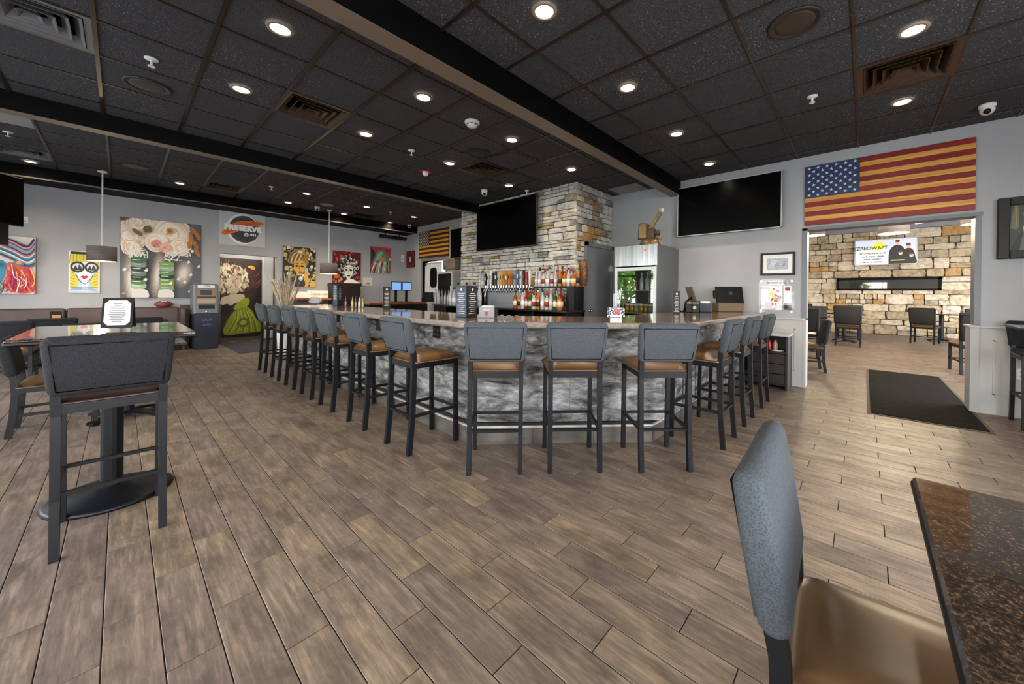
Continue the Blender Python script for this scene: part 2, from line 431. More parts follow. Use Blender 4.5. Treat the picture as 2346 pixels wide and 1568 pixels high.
# walls
OY0, OY1, OZ = -.963, .653, 2.256
KY0, KY1, KZ = P(1022, 592, 'X', XR).y, P(969, 600, 'X', XR).y, 2.31
w = MB()
for y0, y1, z0 in ((WY, OY0, 0), (OY0, OY1, OZ), (OY1, KY0, 0), (KY0, KY1, KZ), (KY1, YA + .2, 0)): w.box(XR, XR + .18, y0, y1, z0, 4.9)
wr = struct(w.build('wall_right', WALL), 'grey painted wall with a wide opening to the dining room')
def wains(y0, y1, xo=XR, zr=.955, ret=0):
    m = MB(); m.box(xo - .025, xo + .02, y0, y1, 0, zr); m.build('wainscot', WAINS, wr)
    m = MB(); m.box(xo - .05, xo + .02, y0, y1, zr, zr + .028, 0, .006); m.build('chair_rail', WAINS, wr)
    for a, b in (([y0 + .10, y1 - .12],) if y1 - y0 < 1.3 else ([y0 + .1, (y0 + y1)/2 - .08], [(y0 + y1)/2 + .08, y1 - .12])):
        m = MB()
        for (p, q, r, s_) in ((a, a + .012, .22, zr - .13), (b - .012, b, .22, zr - .13), (a, b, .22, .232), (a, b, zr - .142, zr - .13)): m.box(xo - .033, xo - .02, p, q, r, s_)
        m.build('panel_moulding', WAINS, wr)
wains(OY1 - .005, 1.9); wains(WY, OY0 + .01)
m = MB(); m.box(XR - .05, XR + .24, OY0 - .005, OY0 + .06, 0, .955); m.build('wainscot_end', WAINS, wr)
m = MB(); m.box(XR - .07, XR + .26, OY0 - .02, OY0 + .075, .955, .983, 0, .006); m.build('chair_rail', WAINS, wr)
m = MB(); m.box(XR - .03, XR + .22, OY1 - .03, OY1 + .006, 0, .955); m.build('wainscot_end', WAINS, wr)
t = MB(); t.box(XR - .012, XR + .2, OY1 - .03, OY1 + .03, .98, OZ); t.box(XR - .004, XR + .2, OY0 - .02, OY0 + .03, .98, OZ)
t.box(XR - .012, XR + .2, OY0 - .03, OY1 + .03, OZ - .03, OZ + .012); struct(t.build('trim_4', TRIM), 'dark grey casing around the dining room opening')
# art wall with doorway alcove
a0 = P(504, 600, 'Y', YA).x; a1 = P(634, 600, 'Y', YA).x; az = P(505, 580, 'Y', YA).z
w = MB(); w.box(WX - .2, a0, YA, YA + .18, 0, 3.8); w.box(a0, a1, YA, YA + .18, az, 3.8); w.box(a1, XR + .18, YA, YA + .18, 0, 3.8)
wl = struct(w.build('wall_left', WALL), 'grey painted wall hung with pop art paintings')
m = MB(); m.box(.9, a0 + .02, YA - .03, YA + .2, 0, .93, 0, .004); m.build('wainscot', BROWNV, wl)
m = MB(); m.box(.9, a0 + .04, YA - .045, YA + .2, .93, .955); m.build('chair_rail', BROWNV, wl)
w = MB(); w.box(a0 - .3, a1 + .9, 13.3, 13.45, 0, 3.2); w.box(a0 - .3, a0 - .15, YA + .18, 13.3, 0, 3.2); w.box(a1 + .6, a1 + .75, YA + .18, 13.3, 0, 3.2); w.box(a0 - .3, a1 + .9, YA + .18, 13.45, 2.75, 2.85)
struct(w.build('wall_alcove', WALL), 'grey alcove behind the doorway in the art wall')
# window walls behind the camera
def winwall(name, alongx, spans, lo, hi, pos):
    w = MB(); wf = []
    def bx(m, a, b, z0, z1, t0=-.2, t1=0):
        if alongx: m.box(a, b, pos + t0, pos + t1, z0, z1)
        else: m.box(pos + t0, pos + t1, a, b, z0, z1)
    e = lo
    for c, h in sorted(spans):
        bx(w, e, c - h, 0, 3.8); bx(w, c - h, c + h, 0, .55); bx(w, c - h, c + h, 2.85, 3.8); e = c + h
    bx(w, e, hi, 0, 3.8); wo = struct(w.build(name, WALL), 'grey wall with tall windows')
    for c, h in spans:
        f = MB()
        for k in range(3): q = c - h + k*h; bx(f, q - .03, q + .03, .55, 2.85, -.12, -.06)
        bx(f, c - h, c + h, .55, .61, -.12, -.06); bx(f, c - h, c + h, 2.79, 2.85, -.12, -.06); bx(f, c - h, c + h, 2.1, 2.15, -.12, -.06)
        NW[0] += 1; fo = struct(f.build('window_%d' % NW[0], BLACK), 'black framed shop window')
        g = MB(); bx(g, c - h, c + h, .58, 2.82, -.095, -.09); g.build('pane', PANE, fo)
NW = [0]
PANE = bpy.data.materials.new('window_glass'); PANE.use_nodes = True
_n = PANE.node_tree; _n.nodes.remove(_n.nodes['Principled BSDF']); _t = _n.nodes.new('ShaderNodeBsdfTransparent'); _g = _n.nodes.new('ShaderNodeBsdfGlossy'); _m = _n.nodes.new('ShaderNodeMixShader')
_g.inputs['Roughness'].default_value = .02; _m.inputs[0].default_value = .06; _n.links.new(_t.outputs[0], _m.inputs[1]); _n.links.new(_g.outputs[0], _m.inputs[2]); _n.links.new(_m.outputs[0], _n.nodes['Material Output'].inputs[0])
winwall('wall_front', False, WINX, WY - .2, YA, WX); winwall('wall_side', True, WINY, WX, XR + .18, WY)
# outdoors seen in reflections: lawn and trees
g = MB(); g.box(-40, WX - .2, -40, 40, -.5, -.2); g.box(WX - .2, 40, -40, WY - 3.2, -.5, -.2); struct(g.build('ground', two('pavement', srgb(150, 147, 143), srgb(128, 126, 123), 2, .9)), 'pale paving outside the windows')
LEAFM = two('leaves', srgb(120, 170, 40), srgb(64, 110, 26), 3, .6)
def tree(x, y, h, r, lab):
    t = thing('tree', lab, 'tree', (x, y, -.2), random.random()*6, 'trees outside the windows')
    m = MB(); m.tube([(0, 0, 0), (.1, 0, h*.3), (0, .05, h*.62)], .14, 7); m.build('trunk', flat(78, 62, 48), t)
    m = MB()
    for k in range(1100):
        d = Vector((random.gauss(0, 1), random.gauss(0, 1), random.gauss(0, 1))).normalized()*(random.random()**.4)
        p = Vector((d.x*r, d.y*r, h*.62 + d.z*h*.40)); s_ = random.uniform(.12, .24)
        a = Vector((random.gauss(0, 1), random.gauss(0, 1), random.gauss(0, 1))).normalized(); b = a.orthogonal().normalized()
        m.add([p + a*s_, p + b*s_*.6, p - a*s_, p - b*s_*.6], [(0, 1, 2, 3)])
    m.build('foliage', LEAFM, t)
for x, y, h, r, lab in ((-11, -3.5, 5.0, 2.0, 'round leafy tree on the lawn beside the corner windows'), (-11, 1.5, 4.2, 2.0, 'short leafy tree on the lawn facing the bar'),
                        (-11.5, 6.5, 5.4, 2.2, 'tall leafy tree on the lawn facing the booths'), (-11, 12, 4.4, 2.0, 'low leafy tree on the lawn past the last window')):
    tree(x, y, h, r, lab)
# stone column behind the bar
DY0, DY1, DZ = P(1340, 553, 'Y', SY0).x, P(1403, 565, 'Y', SY0).x, 2.235       # grey door in its side (x range)
w = MB(); w.box(SX0 + .03, XR, SY0 + .03, SY1, 0, 3.32)
wc = struct(w.build('wall_column', MORTAR), 'stacked stone column behind the bar')
def stonemesh(ms):
    out = []
    for m_ in ms:
        L_ = []
        for k in range(5):
            bm = bmesh.new(); bmesh.ops.create_cube(bm, size=1)
            bmesh.ops.subdivide_edges(bm, edges=bm.edges[:], cuts=1, use_grid_fill=True)
            for v in bm.verts:
                ed = sum(abs(c) > .45 for c in v.co)
                s_ = 1 if ed < 2 else (.955 if ed == 2 else .91)
                v.co = v.co*s_ + Vector((random.uniform(-.03, .03), random.uniform(-.12, .12), random.uniform(-.035, .035)))
            me = bpy.data.meshes.new('stone'); bm.to_mesh(me); bm.free(); me.materials.append(m_); L_.append(me)
        out.append(L_)
    return out
SM1 = stonemesh(STONES); SM2 = stonemesh(STONEW)
def stones(parent, place, W, Z0, Z1, hr, lr, meshes, wts, cut=None, depth=.06):
    """place(u, z) -> world location; u runs along the wall"""
    z = Z0; rz = 0
    while z < Z1 - .02:
        h = min(random.uniform(*hr), Z1 - z)
        if Z1 - z - h < .05: h = Z1 - z
        u = -random.uniform(0, .12)
        while u < W:
            l = random.uniform(*lr); split = h > (hr[0] + hr[1])/2 and random.random() < .45
            a, b = max(0, u), min(W, u + l)
            if W - b < .06: b = W; u = W
            if b - a > .05:
                parts = [(z, h)] if not split else [(z, h*.48), (z + h*.48, h*.52)]
                for zz, hh in parts:
                    segs = [(a, b)]
                    if split and b - a > .3 and random.random() < .5:
                        q = random.uniform(.35, .65); segs = [(a, a + (b - a)*q), (a + (b - a)*q, b)]
                    for p, q in segs:
                        if cut and cut(p, q, zz, zz + hh): continue
                        k = random.choices(range(6), wts)[0]
                        o = bpy.data.objects.new('stone', random.choice(meshes[k])); col.objects.link(o); o.parent = parent
                        o.location, o.rotation_euler.z = place((p + q)/2, zz + hh/2), place.rz
                        o.scale = (q - p - .008, depth*random.uniform(.85, 1.25), hh - .008)
            u += l
        z += h
def pl1(u, z): return (SX0 + .03, SY1 - u, z)
pl1.rz = -pi/2
stones(wc, pl1, SY1 - SY0, .95, 3.26, (.055, .15), (.16, .52), SM1, (5, 4, 4, .8, 2, .6))
def pl2(u, z): return (SX0 + .0 + u, SY0 + .03, z)
pl2.rz = 0
cut2 = lambda p, q, z0, z1: p + SX0 < DY1 + .05 and q + SX0 > DY0 - .05 and z0 < DZ + .04
stones(wc, pl2, XR - SX0, DZ + .005, 3.26, (.08, .19), (.14, .34), SM1, (3, 3, 4, 2, 2.4, 1.5))
stones(wc, pl2, DY0 - SX0, .95, DZ + .005, (.08, .19), (.14, .34), SM1, (3, 3, 4, 1.4, 2, 1))
def pl2b(u, z): return (DY1 + u, SY0 + .03, z)
pl2b.rz = 0
stones(wc, pl2b, XR - DY1 - .01, .95, DZ + .005, (.08, .19), (.14, .34), SM1, (3, 3, 4, 1.4, 2, 1))
# dining room shell
w = MB(); w.box(DX, DX + .2, -5.5, 4.2, 0, 4.9); wd = struct(w.build('wall_dining', MORTAR), 'far stone wall of the dining room')
w = MB(); w.box(DX - .08, DX + .2, -5.5, 4.2, P(2050, 527, 'X', DX).z, 4.9); w.build('upper_band', TRIM, wd)
w = MB(); w.box(XR + .18, DX + .2, 4.0, 4.2, 0, 4.9); struct(w.build('wall_dining_left', WALL), 'grey side wall of the dining room')
w = MB(); w.box(XR + .18, DX + .2, -5.5, -5.3, 0, .6); w.box(XR + .18, DX + .2, -5.5, -5.3, 2.9, 4.9)
for x in (6.6, 9.2, 12.0, 14.8, 17.4): w.box(x, x + .5, -5.5, -5.3, .6, 2.9)
struct(w.build('wall_dining_right', WALL), 'grey side wall of the dining room with windows')
for x in (8.4, 11.0, 13.9, 16.4): portal((x, -5.45, 1.75), (pi/2, 0, 0), 2.3, 2.3)
w = MB(); w.box(XR, DX + .2, -5.5, 4.2, 4.9, 5.0); struct(w.build('ceiling_dining', flat(110, 112, 118)), 'grey dining room ceiling')
SLOT = (P(1918, 640, 'X', DX).y, P(2155, 637, 'X', DX).y, P(2155, 665, 'X', DX).z, P(1918, 638, 'X', DX).z)
def pl3(u, z): return (DX, 3.2 - u, z)
pl3.rz = -pi/2
def cut3(p, q, z0, z1):
    return 3.2 - q < SLOT[0] + .03 and 3.2 - p > SLOT[1] - .03 and z0 < SLOT[3] + .03 and z1 > SLOT[2] - .03
ZT = P(2050, 527, 'X', DX).z
def pl4(u, z): return (DX, SLOT[1] - u, z)
pl4.rz = -pi/2
HR, LR, WT = (.15, .40), (.25, .95), (4, 4, 4, 1.3, 2, 4)
stones(wd, pl3, 6.4, 0, SLOT[2], HR, LR, SM2, WT, None, .12); stones(wd, pl3, 6.4, SLOT[3], ZT, HR, LR, SM2, WT, None, .12)
stones(wd, pl3, 3.2 - SLOT[0], SLOT[2], SLOT[3], HR, LR, SM2, WT, None, .12); stones(wd, pl4, 3.2 + SLOT[1], SLOT[2], SLOT[3], HR, LR, SM2, WT, None, .12)
# ------------------------------------------------------------------ seating
def make_chair(name, label, cat, seat_z, top, fab, vinyl, wid=.40, dep=.43, group=None, back_h=.29):
    """front of the chair looks along +y"""
    t = thing(name, label, cat, group=group)
    hw = wid/2 - .02; yr, yf = -dep/2, dep/2
    fz = seat_z - .055
    for s in (-1, 1):
        m = MB(); x = s*hw
        m.tube([(x, yr - .035, 0), (x, yr - .012, seat_z*.35), (x, yr, fz - .05), (x, yr - .006, seat_z + .02), (x, yr - .075, top - .05)], .016, 4, sq=True, ry=.02)
        m.build('leg', LEG, t)
        m = MB(); m.tube([(x*1.04, yf, 0), (x*1.04, yf - .01, fz)], .016, 4, sq=True, ry=.016); m.build('leg', LEG, t)
        m = MB(); m.tube([(x, yr - .01, seat_z*.385), (x*1.04, yf, seat_z*.385)], .009, 4, sq=True, ry=.012); m.build('stretcher', LEG, t)
    for y, dz in ((yr - .012, 0), (yf, 0)):
        m = MB(); m.tube([(-hw, y, seat_z*.385), (hw, y, seat_z*.385)], .009, 4, sq=True, ry=.012); m.build('stretcher', LEG, t)
    m = MB(); m.box(-hw, hw, yr - .012, yr + .012, fz - .045, fz); m.box(-hw, hw, yf - .02, yf, fz - .045, fz)
    for s in (-1, 1): m.box(s*hw - .014, s*hw + .014, yr, yf, fz - .045, fz)
    m.build('seat_frame', LEG, t)
    # seat cushion, domed
    m = MB(); n = 10; vs_ = []; fs = []
    for j in range(n + 1):
        for i in range(n + 1):
            u, v = 2*i/n - 1, 2*j/n - 1
            w_ = (wid/2 + .012)*(1 + .05*v); e = max(abs(u), abs(v))
            vs_.append((u*w_, .012 + v*(dep/2 + .012), fz + .012 + (.05*(1 - e**5) + .012*(1 - u*u)*(1 - v*v)) ))
    for j in range(n):
        for i in range(n): k = j*(n + 1) + i; fs.append((k, k + 1, k + n + 2, k + n + 1))
    m.add(vs_, fs, 0, True)
    rim = [j*(n + 1) for j in range(n + 1)][::-1] + list(range(1, n + 1)) + [j*(n + 1) + n for j in range(1, n + 1)] + list(range(n*(n + 1), n*(n + 1) + n))[::-1]
    rim = list(range(0, n)) + [j*(n + 1) + n for j in range(n)] + [n*(n + 1) + n - i for i in range(n)] + [(n - j)*(n + 1) for j in range(n)]
    b = len(m.v); k = len(rim)
    m.add([(vs_[i][0]*.985, vs_[i][1]*.985, fz - .002) for i in rim], [tuple(range(k))[::-1]], 0, True)
    for q in range(k): m.f.append([rim[q], b + q, b + (q + 1) % k, rim[(q + 1) % k]][::-1]); m.m.append(0); m.sm.append(True)
    m.build('seat', vinyl, t)
    # upholstered back: rounded slab leaning back
    zb = top - back_h; lean = math.atan2(.07, top - seat_z)
    T = Matrix.Translation((0, yr - .012, zb)) @ Matrix.Rotation(lean, 4, 'X')
    m = MB(); bw0, bw1 = wid/2 + .005, wid/2 + .022; th = .033; nz, nx = 6, 8
    ring = []
    prof = [(-1, -1), (1, -1), (1, 1), (-1, 1)]
    def outline(w_, t_, r):     # rounded rectangle in x-y
        pts = []
        for (sx_, sy_), a0_ in zip(((1, -1), (1, 1), (-1, 1), (-1, -1)), (-90, 0, 90, 180)):
            for k_ in range(4):
                a = math.radians(a0_ + 30*k_); pts.append((sx_*(w_ - r) + r*math.cos(a), sy_*(t_ - r) + r*math.sin(a)))
        return pts
    levels = [(0, -.020), (.008, -.007), (.025, 0), (back_h*.5, .004), (back_h - .03, 0), (back_h - .010, -.008), (back_h, -.026)]
    vv = []; ff = []
    for z, inset in levels:
        f_ = z/back_h; w_ = bw0 + (bw1 - bw0)*f_ + min(0, inset)*1.0
        for x, y in outline(w_, th + inset, min(.024, th + inset - .003)): vv.append((x, y - .012*math.sin(pi*f_)*(1 - (x/w_)**2), z))
    k = 16
    for j in range(len(levels) - 1):
        for i in range(k): ff.append((j*k + i, j*k + (i + 1) % k, (j + 1)*k + (i + 1) % k, (j + 1)*k + i))
    ff.append(tuple(range(k))[::-1]); ff.append(tuple((len(levels) - 1)*k + i for i in range(k)))
    m.add(vv, ff, 0, True, T); bo = m.build('backrest', fab, t)
    m = MB(); g = .028; zt = back_h - .03
    lp = [(-bw0 + g, -th - .0030, .03), (bw0 - g, -th - .0030, .03), (bw1 - g, -th - .0030, zt), (-bw1 + g, -th - .0030, zt)]
    m.tube([T @ Vector(p) for p in lp], .004, 5, closed=True); m.build('piping', LEG, bo)
    return t
stool = make_chair('bar_stool', '', 'bar stool', 0.775, 1.085, FAB, VINYL, dep=.40, group='upholstered bar stools around the bar')
first = [True]
def put_stool(x, y, rz, label):
    if first[0]: first[0] = False; stool.location = (x, y, 0); stool.rotation_euler.z = rz; stool['label'] = label; return stool
    return dup(stool, (x, y, 0), rz, label)
for i, y in enumerate((2.85, 3.645, 4.43, 5.09, 5.76, 6.47, 7.21)):
    put_stool(1.525 + .205, y, -pi/2, 'grey bar stool on the long bar side, %s from the angled front' % ORD[i])
for i, (x, y) in enumerate(((1.77, 1.975), (2.18, 1.573), (2.632, 1.093))):
    put_stool(x + .145, y + .145, -pi/4, 'grey bar stool at the angled bar front, %s from the long bar side' % ORD[i])
for i, x in enumerate((3.50, 4.23, 5.04)):
    put_stool(x, .93 + .18, 0, 'grey bar stool on the short bar side, %s from the angled front' % ORD[i])
put_stool(2.42, 8.02, pi, 'grey-backed bar stool at the far end of the bar beside the dried grasses')
# tall black pub stool at the high table, another by the right wall
pub = make_chair('pub_stool', 'charcoal woven pub stool drawn up to the high granite table', 'bar stool', .775, 1.06, FABD, BROWNV, wid=.395, dep=.42)
pub.location = (-.022, 3.08, 0); pub.rotation_euler.z = 0
p2_ = dup(pub, (6.02, -1.36, 0), pi*.5, 'dark brown pub stool at the high table against the wainscot', None)
# dining chairs
dc = make_chair('dining_chair', 'blue-grey woven dining chair beside the granite table that mirrors the flag', 'chair', .475, .89, FAB, VINYL, wid=.43, dep=.44, back_h=.36)
dc.location = (1.155, -.085, 0); dc.rotation_euler.z = pi + .05
dcb = make_chair('dining_chair', 'charcoal dining chair facing the small table behind the high table', 'chair', .475, .85, FABD, VINYL, wid=.43, dep=.44, back_h=.33)
dcb.location = (-.37, 5.64, 0); dcb.rotation_euler.z = -pi/2
for x, y, rz, lab in ((-1.0, 8.75, 0, 'charcoal dining chair at the booth table farthest from the cash machine'), (-.66, 9.35, 0, 'charcoal dining chair at the middle booth table with its back to the bar'),
                      (-.24, 7.75, 0, 'charcoal dining chair standing clear in front of the booth tables'), (.22, 8.85, 0, 'charcoal dining chair at the booth table closest to the cash machine'),
                      (-1.28, 5.6, -pi/2, 'charcoal dining chair behind the other chair of the small table'), (.05, 6.62, pi, 'charcoal dining chair on the booth side of the small table')):
    dup(dcb, (x, y, 0), rz, lab, 'charcoal chairs by the booths')
# ------------------------------------------------------------------ tables
def make_table(name, label, x, y, w, d, z, base='disc', group=None):
    t = thing(name, label, 'table', (x, y, 0), 0, group)
    m = MB(); m.box(-w/2, w/2, -d/2, d/2, z - .03, z, 0, .006); m.build('tabletop', GRAN, t)
    m = MB(); e = .004; m.box(-w/2 - e, w/2 + e, -d/2 - e, d/2 + e, z - .033, z - .007, 0, .008); m.build('edge_band', BLKPL, t)
    m = MB(); m.cyl((0, 0), .048, .02, z - .03, 16); m.box(-.15, .15, -.15, .15, z - .045, z - .03); m.build('column', LEG, t)
    m = MB()
    if base == 'disc': m.lathe([(.27, 0), (.275, .012), (.26, .026), (.1, .04), (.055, .07)], 36)
    else:
        for k in range(4):
            a = pi/4 + k*pi/2; m.tube([(0, 0, .05), (.15*math.cos(a), .15*math.sin(a), .045), (.33*math.cos(a), .33*math.sin(a), .015)], .035, 4, sq=True, ry=.013)
    m.build('base', LEG, t); return t
ht = make_table('high_table', 'high granite pub table on a round black pedestal, folder standing on it', -.03, 3.50, .66, 1.0, 1.03)
make_table('dining_table', 'small granite dining table between the high table and the booths', .05, 5.62, .8, .9, .75, 'cross')
for i, x in enumerate((-2.2, -.85, .22)):
    make_table('booth_table', 'granite table %s along the booth bench' % ('nearest the cash machine', 'in the middle', 'farthest from the cash machine')[2 - i], x, 10.05, .72, 1.0, .75, 'cross', 'tables along the booth bench')
nt_ = make_table('dining_table', 'large granite dining table that mirrors the flag, grey chair beside it', .62, -.62, 1.84, 1.02, .75, 'cross')
hw_ = make_table('high_table', 'high granite pub table against the wainscot by the framed portrait', 5.62, -1.52, .82, .86, 1.03)
m = MB(); m.lathe([(.012, 0), (.016, .008), (.014, .018), (.02, .022), (.008, .026)], 14)
o = tag(m.build('tealight_cup', WHITE, loc=(1.06, -.28, .75)), 'small white cup lying on the granite table beside the chair', 'cup')
m = MB(); m.lathe([(.03, 0), (.034, .012), (.026, .022), (.012, .03)], 14)
tag(m.build('candle_dish', WHITE, loc=(5.9, -1.28, 1.03)), 'small white candle dish on the high table by the wainscot', 'candle')
# folder with certificate on the high table
t = thing('menu_folder', 'black tent folder holding a white printed sheet on the high table', 'sign', (P(272, 757, 'Z', 1.03).x, P(272, 757, 'Z', 1.03).y, 1.03), -.2); t.scale = (.6, .6, .75)
m = MB()
for s in (-1, 1):
    T = Matrix.Translation((0, 0, .0)) @ Matrix.Rotation(s*.30, 4, 'X'); m.box(-.105, .105, s*.078 - .004, s*.078 + .004, .0, .245, 0, 0, T)
m.build('cover', BLKPL, t)
T = Matrix.Rotation(-.30, 4, 'X')
m = MB(); c = .028; a, b, z0, z1 = -.088, .088, .02, .225
m.prism([(a + c, z0), (b - c, z0), (b, z0 + c), (b, z1 - c), (b - c, z1), (a + c, z1), (a, z1 - c), (a, z0 + c)], 0, .002, 0, T @ Matrix.Translation((0, -.083, 0)) @ Matrix.Rotation(pi/2, 4, 'X'))
sh = m.build('sheet', flat(186, 186, 184), t)
m = MB()
for k in range(11):
    z = .195 - k*.0145; hw = (.03, .024, .05, .045, .055, .05, .058, .05, .04, .05, .03)[k]; m.box(-hw, hw, -.0865, -.0855, z, z + .004, 0, 0, T)
m.build('printed_lines', flat(90, 90, 92), sh)
# ------------------------------------------------------------------ booth bench
for i, (x0, x1) in enumerate(((-3.2, -.70), (-.69, .88))):
    t = thing('booth_bench', ('brown vinyl booth bench beneath the sunglasses painting', 'brown vinyl booth bench under the flower painting, football on top')[i], 'booth', ((x0 + x1)/2, 11.4, 0)); h = (x1 - x0)/2
    m = MB(); m.box(-h, h, -.36, .36, 0, .36); m.build('plinth', BLKPL, t)
    m = MB(); m.box(-h, h, -.38, .28, .36, .48); m.build('seat', BROWNV, t, bevel=.03, seg=3)
    m = MB(); T = Matrix.Translation((0, .16, .46)) @ Matrix.Rotation(-.13, 4, 'X'); m.box(-h, h, 0, .15, 0, .46, T=T); m.build('backrest', BROWNV, t, bevel=.04, seg=3)
    if i: m = MB(); m.box(h - .02, h + .05, -.36, .36, 0, .88); m.build('end_panel', BROWNV, t, bevel=.01)
# football on the bench top
t = thing('football', 'brown leather football resting on top of the booth back', 'ball', (.63, 11.66, .972), .1)
m = MB(); m.sphere((0, 0, 0), .15, .085, .085, 0, 16, 10, Matrix.Rotation(pi/2, 4, 'Y') @ Matrix.Identity(4)) if False else m.lathe([(.004, -.15), (.035, -.125), (.065, -.08), (.08, -.03), (.083, 0), (.08, .03), (.065, .08), (.035, .125), (.004, .15)], 16, T=Matrix.Rotation(pi/2, 4, 'Y'))
m.build('ball', two('football_leather', srgb(128, 58, 48), srgb(104, 44, 38), 40, .5), t)
m = MB(); m.tube([(-.045, -.045, .066), (.045, -.045, .066)], .006, 6)
for k in range(5): m.tube([(-.04 + .02*k, -.06, .056), (-.04 + .02*k, -.03, .077)], .004, 5)
m.build('laces', WHITE, t)
# ------------------------------------------------------------------ the bar
ZB = 1.05
OUT = [(1.79, 7.55), (1.79, 2.42), (3.09, 1.12), (6.355, 1.12)]
INN = [(6.355, 2.05), (3.46, 2.02), (2.60, 2.80), (2.60, 7.55)]
m = MB(); m.prism(OUT + INN, ZB - .018, ZB); bt = m.build('bar_worktop', BARTOP)
tag(bt, 'long polished brown stone bar top wrapping three sides of the bar', 'counter')
def offs(poly, d):
    """shift an open polyline towards the inside of the bar"""
    out = []
    for i, p in enumerate(poly):
        ns = []
        for a, b in ((i - 1, i), (i, i + 1)):
            if a >= 0 and b < len(poly):
                e = Vector(poly[b]) - Vector(poly[a]); e.normalize(); ns.append(Vector((-e.y, e.x)))
        n = sum(ns, Vector((0, 0))); n.normalize(); c = n.dot(ns[0]); out.append(tuple(Vector(p) + n*(d/c)))
    return out
e0 = offs(OUT, -.006); e1 = offs(OUT, .035)
m = MB(); m.prism(e0 + e1[::-1], ZB - .052, ZB - .004); m.build('edge', BAREDGE, bt, bevel=.012, seg=3)
m = MB(); m.prism(offs(OUT, .035) + INN, ZB - .05, ZB - .018); m.build('substrate', BLKPL, bt)
# bar body with slabs of weathered stone, foot ledge
t = thing('bar_counter', 'bar body faced with weathered grey stone slabs above a tiled foot ledge', 'bar', (0, 0, 0))
OUB = OUT[:3] + [(6.35, 1.12)]; bo = offs(OUB, .27); bi = offs(OUB, .45)
m = MB(); m.prism(bo + bi[::-1], 0, ZB - .05); m.build('core', BLKPL, t)
bs = offs(OUB, .235)
def slabs(a, b, n):
    a, b = Vector(a), Vector(b); d = (b - a)/n; L_ = d.length; ang = math.atan2(d.y, d.x)
    for k in range(n):
        p = a + d*(k + .5); m = MB()
        m.box(-L_/2 + .001, L_/2 - .001, -.0, .04, .165, ZB - .05); m.build('stone_slab', BARST, t, (p.x, p.y, 0), ang)
for (a, b), n in zip(zip(bs, bs[1:]), (5, 2, 3)): slabs(a, b, n)
kt = offs(OUT, .02); kt2 = offs(OUT, .28)
kt[0] = (kt[0][0] + .12, kt[0][1]); 
KO = [(1.96, 7.5), (1.96, 2.49), (3.07, 1.38), (6.345, 1.38)]; KI = offs(KO, .18)
KT = two('ledge_tile', srgb(104, 98, 92), srgb(82, 76, 70), 5, .45, (1, 1, 3))
def ledge(a, b, c, d, n):
    a, b, c, d = (Vector(q) for q in (a, b, c, d))
    for k in range(n):
        p, q = a.lerp(b, k/n), a.lerp(b, (k + 1)/n); r_, s_ = d.lerp(c, (k + 1)/n), d.lerp(c, k/n); e = (b - a).normalized()*.0015
        m = MB(); m.prism([tuple(p + e), tuple(q - e), tuple(r_ - e), tuple(s_ + e)], 0, .145); m.build('ledge_tile', KT, t)
for i, n in enumerate((9, 3, 6)): ledge(KO[i], KO[i + 1], KI[i + 1], KI[i], n)
m = MB(); ko2 = offs(KO, -.004); ki2 = offs(KO, .012); m.prism(ko2 + ki2[::-1], .138, .153); m.build('edge_strip', mat('strip_satin', srgb(206, 198, 186), .45, .25), t)
for i, px in enumerate(((776, 730), (868, 748), (1001, 763))):
    q = P(px[0], px[1], 'X', bs[0][0])
    o_ = thing('power_outlet', 'black power outlet plate on the bar front, %s from the angled corner' % ORD[2 - i], 'outlet', (bs[0][0] - .002, q.y, q.z - .05), FX)
    m = MB(); m.box(-.06, .06, -.006, .004, 0, .115, 0, .003); m.build('plate', BLKPL, o_)
    m = MB()
    for s in (-1, 1):
        for v in (.035, .08): m.box(s*.028 - .014, s*.028 + .014, -.009, -.005, v - .012, v + .012)
    m.build('socket', flat(48, 48, 50), o_)
# ------------------------------------------------------------------ cabinet with drawers by the opening
t = thing('drawer_cabinet', 'dark wooden cabinet with drawers and an open shelf below the menu board', 'cabinet', (6.17, 1.02, 0), FX)
m = MB(); m.box(-.24, -.215, -.2, .19, .0, .74); m.box(.215, .24, -.2, .19, .0, .74); m.box(-.24, .24, .17, .19, .0, .74); m.box(-.215, .215, -.19, .17, .06, .08); m.box(-.215, .215, -.19, .17, .50, .52); m.build('body', two('black_oak', srgb(48, 42, 40), srgb(32, 28, 27), 12, .5, (1, 1, 6)), t)
m = MB(); m.box(-.26, .26, -.22, .19, .74, .765, 0, .004); m.build('top', flat(196, 190, 184), t)
for k in range(3):
    z = .085 + k*.138; m = MB(); m.box(-.21, .21, -.212, -.19, z, z + .13, 0, .004); d = m.build('drawer', MATS['black_oak'], t)
    m = MB(); m.sphere((0, -.225, z + .07), .018, .014, .018); m.build('knob', CHROME, d)
for k, (x, c) in enumerate(((-.06, (150, 24, 24)), (.0, (160, 30, 26)), (.075, (190, 150, 130)))):
    m = MB(); m.lathe([(.028, 0), (.03, .02), (.03, .1), (.018, .13), (.014, .15)], 12)
    q = Vector((6.20 - .08, 1.02 - x, .52))
    tag(m.build('sauce_bottle', flat(*c, .3), loc=q), ('red sauce bottle on the cabinet shelf, inner one', 'red sauce bottle on the cabinet shelf beside the pale jar', 'pale pink jar on the cabinet shelf')[k], 'bottle')
m = MB(); m.lathe([(.05, 0), (.09, .012), (.095, .016), (.0, .012)], 20)
tag(m.build('plate_stack', WHITE, loc=(6.07, .92, .52)), 'white plate lying on the cabinet shelf in front of the sauces', 'plate')
